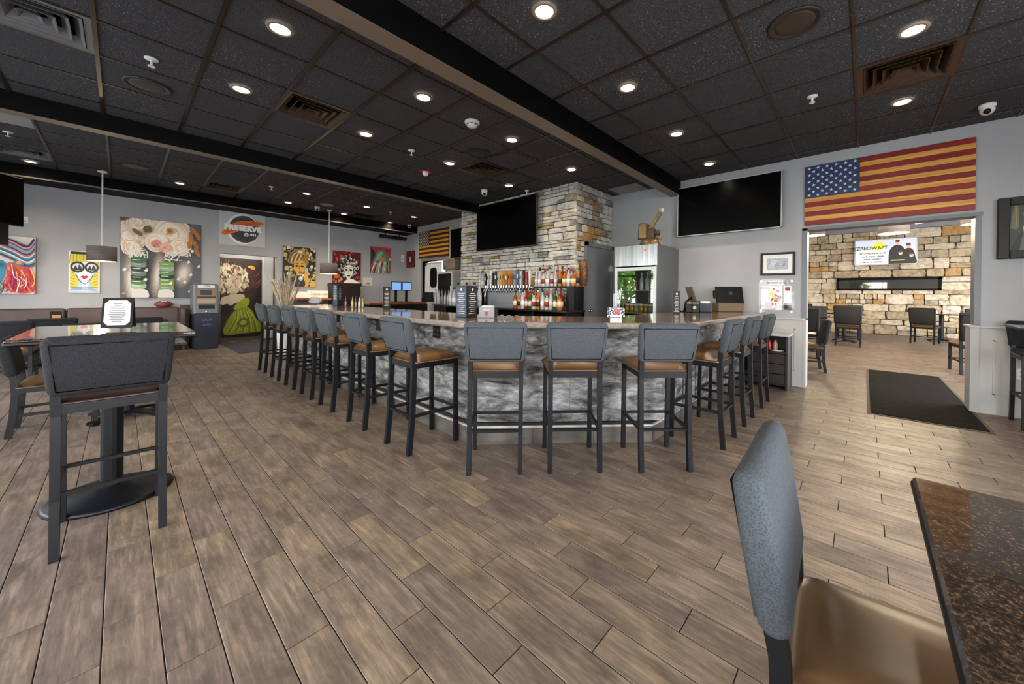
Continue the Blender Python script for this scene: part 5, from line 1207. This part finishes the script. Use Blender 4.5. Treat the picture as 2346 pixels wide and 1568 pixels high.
# tap tower
t = thing('tap_rail', 'long chrome tap rail across the steel splashback', 'beer tap', (bx1 - .10, 5.30, 1.40), FX)
m = MB(); m.tube([(-.69, 0, 0), (.69, 0, 0)], .04, 12); m.build('pipe', CHROME, t)
m = MB()
for s in (-.66, .66): m.tube([(s, -.06, -.38), (s, -.06, -.02), (s, 0, 0)], .018, 8)
m.build('post', CHROME, t)
TC = [((24, 24, 26), 'black'), ((206, 204, 198), 'white'), ((230, 228, 222), 'pale grey'), ((30, 30, 34), 'black ribbed'), ((60, 60, 66), 'dark grey'), ((196, 196, 196), 'silver'), ((206, 170, 60), 'yellow'), ((186, 140, 50), 'gold'), ((150, 110, 60), 'tan'), ((206, 120, 40), 'orange'), ((150, 84, 50), 'brown'), ((120, 150, 176), 'light blue'), ((60, 90, 130), 'blue'), ((214, 208, 196), 'cream'), ((40, 40, 44), 'charcoal'), ((176, 40, 36), 'red'), ((226, 222, 214), 'ivory')]
for k, (c, nm) in enumerate(TC):
    y = 5.93 - k*.0785
    t = thing('beer_tap', '%s beer tap handle on the chrome tap rail' % nm, 'beer tap', (bx1 - .15, y, 1.40), FX, 'beer taps over the splashback')
    m = MB(); m.tube([(0, .05, 0), (0, -.03, .0), (0, -.06, -.02), (0, -.065, -.09)], .014, 7); m.cyl((0, -.02), .013, 0, .06, 8); m.build('faucet', CHROME, t)
    hh = .25 + .06*((k*7) % 5)/4; m = MB(); wv = .022 + .01*((k*3) % 3)/2
    m.add([(-wv*.5, -.035, .05), (wv*.5, -.035, .05), (wv*.5, -.005, .05), (-wv*.5, -.005, .05), (-wv, -.04, .05 + hh*.75), (wv, -.04, .05 + hh*.75), (wv, 0, .05 + hh*.75), (-wv, 0, .05 + hh*.75), (-wv*.6, -.035, .05 + hh), (wv*.6, -.035, .05 + hh), (wv*.6, -.005, .05 + hh), (-wv*.6, -.005, .05 + hh)],
          [(0, 3, 2, 1), (0, 1, 5, 4), (1, 2, 6, 5), (2, 3, 7, 6), (3, 0, 4, 7), (4, 5, 9, 8), (5, 6, 10, 9), (6, 7, 11, 10), (7, 4, 8, 11), (8, 9, 10, 11)])
    hd = m.build('handle', flat(*c, .35), t)
    m = MB(); m.box(-wv*.6, wv*.6, -.0415, -.036, .05 + hh*.45, .05 + hh*.7); m.build('badge', flat(*[(230, 226, 214), (30, 30, 30), (150, 40, 40), (40, 70, 120)][k % 4]), hd)
# bottles: upper shelf in two rows, counter, and the clear bottles left of the taps
KINDS = [('tall', (206, 208, 206), 'clear', (230, 230, 228)), ('square', (190, 110, 40), 'amber', (220, 200, 160)), ('slim', (210, 212, 214), 'clear slim', (200, 204, 206)), ('tall', (150, 70, 30), 'brown', (226, 214, 190)), ('square', (214, 214, 214), 'clear square', (150, 40, 40)), ('tall', (196, 130, 60), 'honey', (30, 30, 30)), ('slim', (170, 30, 30), 'red', (230, 220, 210)), ('tall', (60, 90, 40), 'green', (226, 220, 190))]
def shelfrow(n, y0, y1, x, z, seq, where, grp, s=1.0, rev=False):
    for k in range(n):
        kd, c, nm, lb = KINDS[seq[k % len(seq)]]
        bottle(kd, c, (x + R.uniform(-.012, .012), y0 + (y1 - y0)*k/(n - 1), z), '%s liquor bottle, %s from the taps %s' % (nm, ORD[n - 1 - k] if rev else ORD[k], where), grp, R.choice(((30, 30, 30), (150, 30, 30), (200, 190, 160))) if False else ((30, 30, 30), (150, 40, 36), (206, 196, 170))[seq[k % len(seq)] % 3], s, lb)
shelfrow(9, 4.46, 3.64, bx0 + .40, 1.42, (0, 4, 0, 2, 1, 3, 1, 4, 5), 'in the rear row, upper shelf', 'bottles in the rear row, upper shelf', 1.13)
shelfrow(10, 4.44, 3.62, bx0 + .26, 1.42, (2, 0, 4, 0, 4, 2, 5, 1, 0, 1), 'in the front row, upper shelf', 'bottles in the front row, upper shelf', .98)
shelfrow(12, 4.84, 3.80, bx0 + .14, ZC, (3, 5, 0, 6, 7, 4, 5, 0, 4, 2, 7, 1), 'in the front counter row', 'bottles in the front row on the counter', 1.05)
shelfrow(9, 4.72, 3.86, bx0 + .26, ZC, (0, 1, 4, 3, 0, 5, 4, 0, 6), 'in the rear counter row', 'bottles in the rear row on the counter', 1.15)
shelfrow(6, 6.86, 6.12, bx0 + .34, ZC, (0, 2, 0, 4, 0, 2), 'in the rear row at their kitchen end', 'clear bottles left of the taps, rear', 1.6, True)
shelfrow(8, 6.90, 6.06, bx0 + .17, ZC, (2, 0, 2, 5, 0, 2, 0, 4), 'in the front row at their kitchen end', 'clear bottles left of the taps, front', 1.25, True)
shelfrow(3, 6.27, 6.07, bx1 - .045, 1.40, (2, 0, 2), 'on the black riser', 'bottles on the riser beside the taps', 1.2, True)
# dark cabinet end left of the back bar
t = thing('service_cabinet', 'black service cabinet with a steel rack at the kitchen end of the bar', 'cabinet', (5.6, 7.75, 0), FX)
m = MB(); m.box(-.48, .62, -.35, .3, 0, .98, 0, .006); m.build('body', BLKPL, t)
m = MB(); m.box(-.49, .66, -.38, .32, .98, 1.01, 0, .004); m.build('top', flat(52, 44, 40), t)
m = MB()
for s in (-.5, .1): m.tube([(s, -.3, 1.01), (s, -.3, 1.3), (s + .3, -.3, 1.3), (s + .3, -.3, 1.01)], .008, 6)
m.build('rack', STEEL, t)
for k in range(5): bottle('slim', (206, 208, 210), (5.32 + .02*k, 8.25 - .11*k, 1.01), 'clear slim bottle on the service cabinet', 'clear bottles on the service cabinet', (60, 60, 60), 1.1)
# ------------------------------------------------------------------ things on the bar top
def menu_tower(px, label, w=.105, h=.30, rz=None, c=(24, 24, 28), side=(60, 74, 96)):
    p = P(px[0], px[1], 'Z', ZB); t = thing('menu_stand', label, 'menu', (p.x, p.y, ZB), math.atan2(p.y, p.x) - pi/2 + .5 if rz is None else rz)
    m = MB(); r = w/math.sqrt(3); tri = [(r*math.cos(a), r*math.sin(a)) for a in (-pi/2 + pi/3, pi/6 + pi/3 + pi/3, -pi/2 - pi/3)]
    tri = [(-w/2, -w*.29), (w/2, -w*.29), (0, w*.58)]
    m.prism(tri, 0, h); m.build('holder', BLKPL, t)
    for k in range(3):
        T = Matrix.Rotation(k*2*pi/3, 4, 'Z'); m = MB(); m.box(-w*.46, w*.46, -w*.29 - .003, -w*.29, .008, h - .006, 0, 0, T); cd = m.build('card', flat(*(c if k == 0 else side)), t)
        m = MB()
        for q in range(11):
            z = h - .075 - q*.019; u = w*(.20 + .14*((q*5 + k) % 3)/2); m.box(-u, u, -w*.29 - .0045, -w*.29 - .003, z, z + .006, 0, 0, T)
        m.prism([(.016*math.cos(a), .016*math.sin(a)) for a in (pi/3*j for j in range(6))], 0, .0015, 0, T @ Matrix.Translation((0, -w*.29 - .003, h - .035)) @ Matrix.Rotation(pi/2, 4, 'X'))
        m.build('print', flat(200, 196, 186) if k != 1 else flat(210, 150, 60), cd)
menu_tower((1069, 727), 'three-sided drinks menu stand with grey-blue cards at the bar corner', .20, .30, rz=math.atan2(2.8, 2.1) - pi/2 + 1.05)
menu_tower((883, 708), 'three-sided dark drinks menu stand alone on the long bar side', .105, .31)
menu_tower((773, 700), 'three-sided drinks menu stand beside the caddy of garnishes on the bar', .14, .36, rz=math.atan2(6.9, 2.4) - pi/2 + 1.05)
menu_tower((1547, 719), 'three-sided black and white menu stand on the bar in front of the fridge', .10, .29, c=(30, 30, 34), side=(120, 118, 116))
# napkin caddy boxes
p = P(1118, 728, 'Z', ZB); t = thing('napkin_caddy', 'grey and black napkin caddy with a red goat-like emblem on the bar', 'napkin holder', (p.x, p.y, ZB), math.atan2(p.y, p.x) - pi/2 - .25)
m = MB(); m.box(-.075, .075, -.06, .06, 0, .105, 0, .004); m.build('box', flat(132, 132, 134), t)
m = MB(); m.box(.075, .079, -.058, .058, .004, .10); m.build('side_card', flat(22, 20, 20), t)
m = MB(); m.box(-.05, .05, -.04, .04, .105, .113); m.build('napkins', WHITE, t)
A = Art(.15, .105); A.blob((150, 40, 36), [(.45, .2), (.42, .5), (.5, .6), (.58, .5), (.55, .2)]).line((206, 204, 200), [(.3, .7), (.42, .78), (.5, .66), (.58, .78), (.7, .7)], .03); A.build(t, -.06, 'emblem')
# six-pack caddy
p = P(1411, 735, 'Z', ZB); t = thing('bottle_caddy', 'patterned cardboard bottle caddy with a pink badge on the bar', 'caddy', (p.x, p.y, ZB), math.atan2(p.y, p.x) - pi/2)
m = MB(); m.box(-.075, .075, -.05, .05, .03, .115, 0, .003); m.build('carton', two('carton_print', srgb(200, 206, 206), srgb(30, 40, 42), 55, .5, lo=.45, hi=.52), t)
m = MB(); m.lathe([(.026, 0), (.026, .003)], 18, T=Matrix.Translation((.01, -.05, .085)) @ Matrix.Rotation(pi/2, 4, 'X')); m.build('badge', flat(206, 90, 100), t)
m = MB(); m.box(-.05, .05, -.0525, -.05, .036, .052); m.build('wordmark', WHITE, t)
m = MB(); m.box(-.05, .05, -.03, .03, 0, .03); m.build('napkin_stack', flat(236, 234, 230), t)
m = MB()
for k in range(5): m.tube([(-.02 + .012*k, 0, .1), (-.02 + .016*k, .01*k - .02, .24 + .012*k)], .004, 6)
m.build('straws', flat(190, 196, 204), t)
m = MB()
for k in range(3): m.tube([(.05, -.02 + .02*k, .1), (.075 + .01*k, -.02 + .02*k, .2)], .006, 6)
m.build('muddlers', flat(60, 36, 26), t)
# condiment caddy, clear sign and glass on the far bar
p = Vector((2.25, P(800, 700, 'X', 2.3).y, ZB))
for k, (c, nm) in enumerate((((110, 30, 28), 'red'), ((150, 130, 50), 'yellow'), ((190, 186, 178), 'white'), ((80, 46, 28), 'brown'), ((110, 116, 44), 'lime'))):
    bottle('slim', c, (p.x + .05*(k % 3), p.y - .12*k, ZB), '%s condiment bottle in the cluster on the long bar side' % nm, 'condiment bottles on the bar', (40, 40, 40), .5, glassy=False)
p = Vector((2.2, P(722, 695, 'X', 2.2).y, ZB)); t = thing('acrylic_sign', 'clear acrylic tent card with faint print near the bar end', 'sign', (p.x, p.y, ZB), -.6)
m = MB(); m.box(-.10, .10, -.003, .003, 0, .17); m.build('sheet', CLEAR, t)
m = MB(); m.box(-.07, .07, -.004, -.003, .03, .14); m.build('print', flat(150, 146, 146), t)
m = MB(); m.box(-.11, .11, -.03, .03, 0, .006); m.build('foot', flat(190, 190, 192), t)
# point-of-sale terminals
def pos(x, y, rz, label, open_=False):
    t = thing('pos_terminal', label, 'register', (x, y, ZB), rz)
    if open_:
        m = MB(); m.box(-.19, .19, -.12, .14, 0, .13, 0, .012); m.build('base', flat(112, 92, 66), t)
        T = Matrix.Translation((-.02, .06, .12)) @ Matrix.Rotation(.25, 4, 'X'); m = MB(); m.box(-.21, .20, -.012, .012, 0, .27, 0, .006, T); b = m.build('screen_back', BLKPL, t)
        m = MB(); m.box(-.05, .0, .013, .0145, .14, .19, 0, 0, T)
        m.build('emblem', flat(60, 60, 64), b); m = MB(); m.box(.2, .24, -.01, .03, .08, .2, 0, .004, T); m.build('card_reader', BLKPL, t)
    else:
        T = Matrix.Translation((0, 0, .14)) @ Matrix.Rotation(-.35, 4, 'X'); m = MB(); m.box(-.16, .16, -.012, .012, 0, .24, 0, .006, T); m.build('screen', flat(120, 106, 90), t)
        m = MB(); m.tube([(0, .02, .22), (0, .12, .14), (0, .14, .0)], .018, 6); m.box(-.09, .09, .04, .2, 0, .012); m.build('stand', LEG, t)
    return t
q = P(1580, 660, 'Y', 1.95); pos(q.x, 1.88, pi*.20, 'tilted register screen on a stand, seen edge-on, by the fridge')
q = P(1668, 660, 'Y', 1.62); pos(q.x - .14, 1.60, pi*.72, 'black-backed register on a bronze base at the wall end of the bar', True)
q = P(1573, 700, 'Y', 1.95); t = thing('small_radio', 'small black radio with a pale dial below the tilted register screen', 'radio', (q.x - .2, 1.80, ZB), math.atan2(1.8, q.x) - pi/2)
m = MB(); m.box(-.085, .085, -.05, .05, 0, .12, 0, .008); m.build('case', BLKPL, t)
m = MB(); m.lathe([(.024, 0), (.022, .006)], 16, T=Matrix.Translation((.03, -.05, .07)) @ Matrix.Rotation(pi/2, 4, 'X')); m.build('dial', flat(200, 198, 190), t)
q = P(1640, 705, 'Y', 1.62); t = thing('receipt_printer', 'dark blue receipt printer between the two registers', 'printer', (q.x - .15, 1.72, ZB), math.atan2(1.7, q.x) - pi/2)
m = MB(); m.box(-.09, .09, -.07, .07, 0, .13, 0, .012); m.build('case', flat(52, 62, 80), t); m = MB(); m.box(-.06, .06, -.03, -.02, .13, .16); m.build('paper', WHITE, t)
t = thing('wire_rack', 'black wire rack standing between the registers on the bar', 'rack', (q.x - .45, 1.75, ZB), .3)
m = MB()
for s in (-1, 1):
    m.tube([(s*.08, -.05, 0), (s*.08, -.05, .16), (s*.08, .05, .16), (s*.08, .05, 0)], .005, 5)
for y in (-.05, .05): m.tube([(-.08, y, .16), (.08, y, .16)], .005, 5)
m.build('frame', BLKPL, t)
# ------------------------------------------------------------------ far counter with monitors, grasses
t = thing('host_counter', 'wooden service counter in front of the art wall beside the kitchen door', 'counter', (0, 0, 0)); c0, c1 = P(835, 690, 'Y', 10.2), P(966, 690, 'Y', 10.2)
m = MB(); m.box(c0.x, min(c1.x, 6.2), 9.9, 10.4, .96, 1.02, 0, .008); m.build('top', WOODC, t)
m = MB(); m.box(c0.x + .05, 6.15, 9.98, 10.35, 0, .96); m.build('body', BLKPL, t)
t = thing('host_counter', 'wooden ledge counter with a white sign below the gold portrait', 'counter', (0, 0, 0)); c0, c1 = P(672, 682, 'Y', 11.3), P(752, 682, 'Y', 11.3)
m = MB(); m.box(c0.x, c1.x, 11.05, 11.6, 1.06, 1.12, 0, .008); m.build('top', WOODC, t)
m = MB(); m.box(c0.x + .05, c1.x - .05, 11.15, 11.55, 0, 1.06); m.build('body', flat(70, 60, 56), t)
t = thing('lettered_sign', 'long white lettered sign standing on the wooden ledge counter', 'sign', (P(728, 667, 'Y', 11.3).x, 11.3, 1.12)); w = P(752, 667, 'Y', 11.3).x - P(704, 667, 'Y', 11.3).x
m = MB(); m.box(-w/2, w/2, -.02, .02, 0, .2, 0, .004); m.build('board', flat(222, 216, 206), t); text('BEACTIGHTS & PLACE', w*.105, t, (0, -.023, .1), flat(40, 36, 34))
m = MB(); m.box(-.22, .22, -.15, .1, 0, .17, 0, .01); tag(m.build('paper_box', flat(232, 228, 224), loc=(P(686, 680, 'Y', 11.3).x, 11.28, 1.12)), 'white paper box at the grasses end of the ledge counter', 'box')
m = MB(); q = P(782, 665, 'Y', 11.2); m.box(-.36, .42, -.2, .2, 0, .10); m.box(-.34, .4, -.18, .2, -1.45, 0); 
tag(m.build('coffee_station', mat('station_dark', srgb(34, 26, 24), .4), loc=(q.x + .1, 11.3, 1.45)), 'dark brown coffee cabinet under the curly-haired portrait', 'cabinet')
for (u0, u1), lab in (((896, 919), 'bright monitor closer to the thermostat on the service counter'), ((921, 942), 'bright monitor beside the black printer on the service counter')):
    a, b = P(u0, 652, 'Y', 10.15), P(u1, 652, 'Y', 10.15); w = b.x - a.x; t = thing('monitor', lab, 'monitor', ((a.x + b.x)/2, 10.15, 1.35), -.1)
    m = MB(); m.box(-w/2, w/2, -.02, .02, 0, .26, 0, .006); m.build('housing', BLKPL, t)
    m = MB(); m.box(-w/2 + .02, w/2 - .02, -.024, -.019, .02, .24); m.build('screen', mat('monitor_glow', srgb(90, 130, 170), .3, emit=srgb(110, 150, 200), estr=.8), t)
    m = MB(); m.box(-.03, .03, 0, .04, -.33, .05); m.box(-.14, .14, -.1, .1, -.33, -.31); m.build('stand', BLKPL, t)
q = P(948, 655, 'Y', 10.15); m = MB(); m.box(-.14, .14, -.12, .12, 0, .14, 0, .01); m.box(-.13, .13, -.1, .1, .14, .3)
tag(m.build('label_printer', BLKPL, loc=(6.26, 10.15, 1.02)), 'black label printer beside the monitors on the service counter', 'printer')
# dried grasses in a white vase
g0 = P(655, 715, 'Y', 8.6); t = thing('dried_grasses', 'tall dried pampas grasses in a white floor vase at the bar end', 'plant', (g0.x, 8.6, 0))
m = MB(); m.lathe([(.09, 0), (.13, .1), (.15, .5), (.10, .85), (.12, .95)], 18); m.build('vase', flat(226, 222, 216), t)
m = MB()
for k in range(60):
    a = R.uniform(0, 6.28); r = R.uniform(.05, .33); h = R.uniform(1.25, 1.72); x, y = r*math.cos(a), r*math.sin(a)
    m.tube([(x*.1, y*.1, .8), (x*.5, y*.5, h*.8), (x, y, h)], .006 + .004*(k % 3), 4)
m.build('stems', two('dry_grass', srgb(214, 196, 172), srgb(176, 150, 122), 20, .8), t)
# ------------------------------------------------------------------ cash machine
a = P(466, 798, 'Z', 0); t = thing('cash_machine', 'grey and blue cash machine standing between the booth and the painted door', 'cash machine', (1.24, 11.12, 0), .08); t.scale = (.84, 1, 1); NVY = mat('atm_navy', srgb(44, 50, 66), .4)
m = MB(); m.box(-.24, .24, -.22, .26, 0, .78, 0, .01); m.build('cabinet', NVY, t)
m = MB(); T = Matrix.Translation((0, -.2, .76)) @ Matrix.Rotation(-.10, 4, 'X'); m.box(-.25, .25, -.02, .36, 0, .68, 0, .03, T); sh = m.build('head', mat('atm_silver', srgb(120, 124, 130), .35, .3), t)
for (x0, x1, z0, z1, c, nm) in ((-.17, .17, .58, .65, (226, 230, 232), 'header_sign'), (-.18, .18, .40, .56, (150, 118, 84), 'screen_panel'), (-.12, .10, .43, .53, (50, 60, 84), 'screen'), (-.19, .19, .355, .395, (60, 62, 56), 'card_slot'), (-.18, .18, .235, .35, (176, 150, 130), 'keypad_panel'), (-.16, .16, .12, .215, (26, 28, 32), 'cash_tray')):
    m = MB(); m.box(x0, x1, -.027 if nm != 'screen' else -.031, -.018, z0, z1, 0, .003, T); m.build(nm, flat(*c), t)
m = MB(); m.sphere((0, -.025, .06), .03, .01, .03, T=T); m.build('lock', CHROME, t)
text('ATM', .06, t, (0, -.245, 1.375), flat(60, 66, 74)); text('CASH', .08, t, (0, -.222, .64), flat(110, 130, 190)); text('24 HR', .07, t, (0, -.222, .53), flat(110, 130, 190))
# small dark sign on the booth
q = P(128, 722, 'Z', .92); t = thing('tent_card', 'small tan tent card on the booth table', 'sign', (-.70, 10.0, .75), .2)
m = MB(); m.prism([(-.05, 0), (.05, 0), (0, .16)], -.06, .06, 0, Matrix.Rotation(pi/2, 4, 'X') @ Matrix.Rotation(pi/2, 4, 'Y')); m.build('card', flat(30, 28, 28), t)
m = MB(); m.box(-.045, .045, -.053, -.045, .02, .09, 0, 0, Matrix.Rotation(-.3, 4, 'X')); m.build('photo', flat(206, 150, 96), t)
# ------------------------------------------------------------------ dining room
t, s, w, h, y = tv('bright advertising screen hung on the dining room stone wall', 'X', DX - .14, (1958, 548, 2102, 607), (196, 198, 200), .08, .02)
A = Art(w - .05, h - .05); A.poly((196, 204, 218), [(0, 0), (1, 0), (1, 1), (0, 1)]).poly((214, 218, 226), [(0, 0), (.5, 0), (.4, .6), (0, .7)]).ell((226, 214, 40), .40, .74, .10, .18).ell((238, 226, 60), .40, .72, .07, .13)
for cx, cy, s_ in ((.70, .85, 1.0), (.87, .70, .85)): A.blob((16, 16, 18), [(cx - .14*s_, .0), (cx - .13*s_, cy - .35), (cx - .05, cy - .12), (cx + .05, cy - .12), (cx + .12*s_, cy - .35), (cx + .12*s_, 0)]).ell((206, 160, 136), cx, cy, .038, .10).ell((60, 40, 30), cx, cy + .06, .038, .05)
for cx, cy in ((.75, .42), (.92, .32)): A.blob((20, 20, 22), [(cx - .07, 0), (cx - .06, cy - .12), (cx + .06, cy - .12), (cx + .07, 0)]).ell((214, 176, 152), cx, cy, .032, .08).ell((90, 66, 44), cx, cy + .06, .032, .04)
A.poly((206, 200, 40), [(.60, .12), (.82, .12), (.82, .16), (.60, .16)]); o = A.build(s, y, 'advert'); o.location.z = .025
ms = o.data.materials
for mm in ms: 
    b = mm.node_tree.nodes['Principled BSDF']; 
glow = [x.copy() for x in ms]
for k, g in enumerate(glow):
    b = g.node_tree.nodes['Principled BSDF']; b.inputs['Emission Color'].default_value = b.inputs['Base Color'].default_value; b.inputs['Emission Strength'].default_value = .3; ms[k] = g
text('ZZREOWAFT', h*.17, s, (-w*.24, y - .012, h*.66), flat(70, 90, 60), bold=.004); text('the services you need', h*.085, s, (-w*.20, y - .012, h*.46), flat(150, 140, 20), bold=.004)
for k, q in enumerate(('install . repair . design', 'indoor . outdoor', 'call for an estimate')): text(q, h*.075, s, (-w*.20, y - .012, h*(.34 - .11*k)), flat(70, 80, 96), bold=.002)
# linear fireplace
y0, y1, z0, z1 = SLOT; t = thing('linear_fireplace', 'long black glass fireplace slot set into the dining room stone wall', 'fireplace', (DX - .06, (y0 + y1)/2, z0), FX); w, h = y0 - y1, z1 - z0
m = MB(); bw = .09
for q in ((-w/2, -w/2 + bw*.7, 0, h), (w/2 - bw*.7, w/2, 0, h), (-w/2, w/2, 0, bw*.5), (-w/2, w/2, h - bw, h)): m.box(q[0], q[1], -.12, .05, q[2], q[3])
m.build('surround', BLACK, t)
m = MB(); m.box(-w/2, w/2, -.06, -.05, 0, h); m.build('glass', mat('fire_glass', srgb(18, 22, 16), .03, spec=1.0, coat=1), t)
# dining tables and chairs beyond the opening
ddc = make_chair('dining_chair', 'dark brown dining chair just inside the opening beside the chair rail', 'chair', .475, .90, flat(24, 21, 20, .8), VINYL, wid=.45, dep=.46, back_h=.42, group='dark chairs in the dining room')
ddc.location = (8.05, .80, 0); ddc.rotation_euler.z = .25
S = 1.18
def dch(x, y, rz, lab, s=S): o = dup(ddc, (x, y, 0), rz, lab, 'dark chairs in the dining room'); o.scale = (s, s, s); return o
dch(13.0, .34, -pi/2, 'dark dining chair with its back to the opening at the middle table', 1.22)
dch(15.1, .40, pi/2, 'dark dining chair across the middle table, facing the opening'); dch(9.9, .98, -pi/2, 'dark dining chair at the table beside the rail, back to the opening'); dch(9.4, 1.7, -pi/2, 'dark dining chair tucked behind the rail at the near table'); dch(12.2, 1.05, pi/2, 'dark dining chair on the far side of the rail table')
dch(15.3, -1.30, -pi/2 - .25, 'dark dining chair standing alone before the stone wall', 1.15); dch(13.1, -2.1, pi/2, 'dark dining chair at the wall-side table, facing the opening'); dch(9.75, -1.45, -pi/2 + .1, 'dark dining chair with a tan seat next to the wainscot end'); dch(10.9, -2.1, -pi/2, 'dark dining chair behind the wainscot end chair'); dch(16.1, -3.0, 0, 'dark dining chair beside the far wall-side table'); dch(16.6, 1.75, pi/2, 'dark dining chair by the stone wall at the rail side')
for (x, y, w_, d_), lab in (((11.05, 1.15, .9, .9), 'granite dining table beside the rail inside the dining room'), ((14.05, .45, .8, .8), 'granite dining table in the middle of the dining room'), ((12.0, -2.1, .95, .9), 'granite dining table by the wainscot side of the dining room'), ((16.45, -1.75, 1.0, .9), 'granite dining table near the fireplace wall'), ((15.6, 1.75, .9, .9), 'granite dining table at the stone wall on the rail side')):
    o = make_table('dining_table', lab, x, y, w_, d_, .76, 'cross', 'tables in the dining room'); o.scale = (1.12, 1.12, 1.12)
for (x, y), lab in (((10.9, .95), 'white folded napkin on the rail-side dining table'), ((13.95, .35), 'white menu card standing on the middle dining table'), ((16.3, -1.6), 'white menu card standing on the fireplace-side table'), ((11.8, -1.95), 'white napkin on the wainscot-side dining table')):
    card = 'card' in lab; m = MB()
    if card: m.prism([(-.05, 0), (.05, 0), (0, .2)], -.08, .08, 0, Matrix.Rotation(pi/2, 4, 'Z') @ Matrix.Rotation(pi/2, 4, 'X'))
    else: m.prism([(-.1, -.06), (.1, -.06), (.08, .06), (-.08, .06)], 0, .012)
    tag(m.build('table_card' if card else 'napkin', WHITE, loc=(x, y, .76*1.12)), lab, 'card' if card else 'napkin')
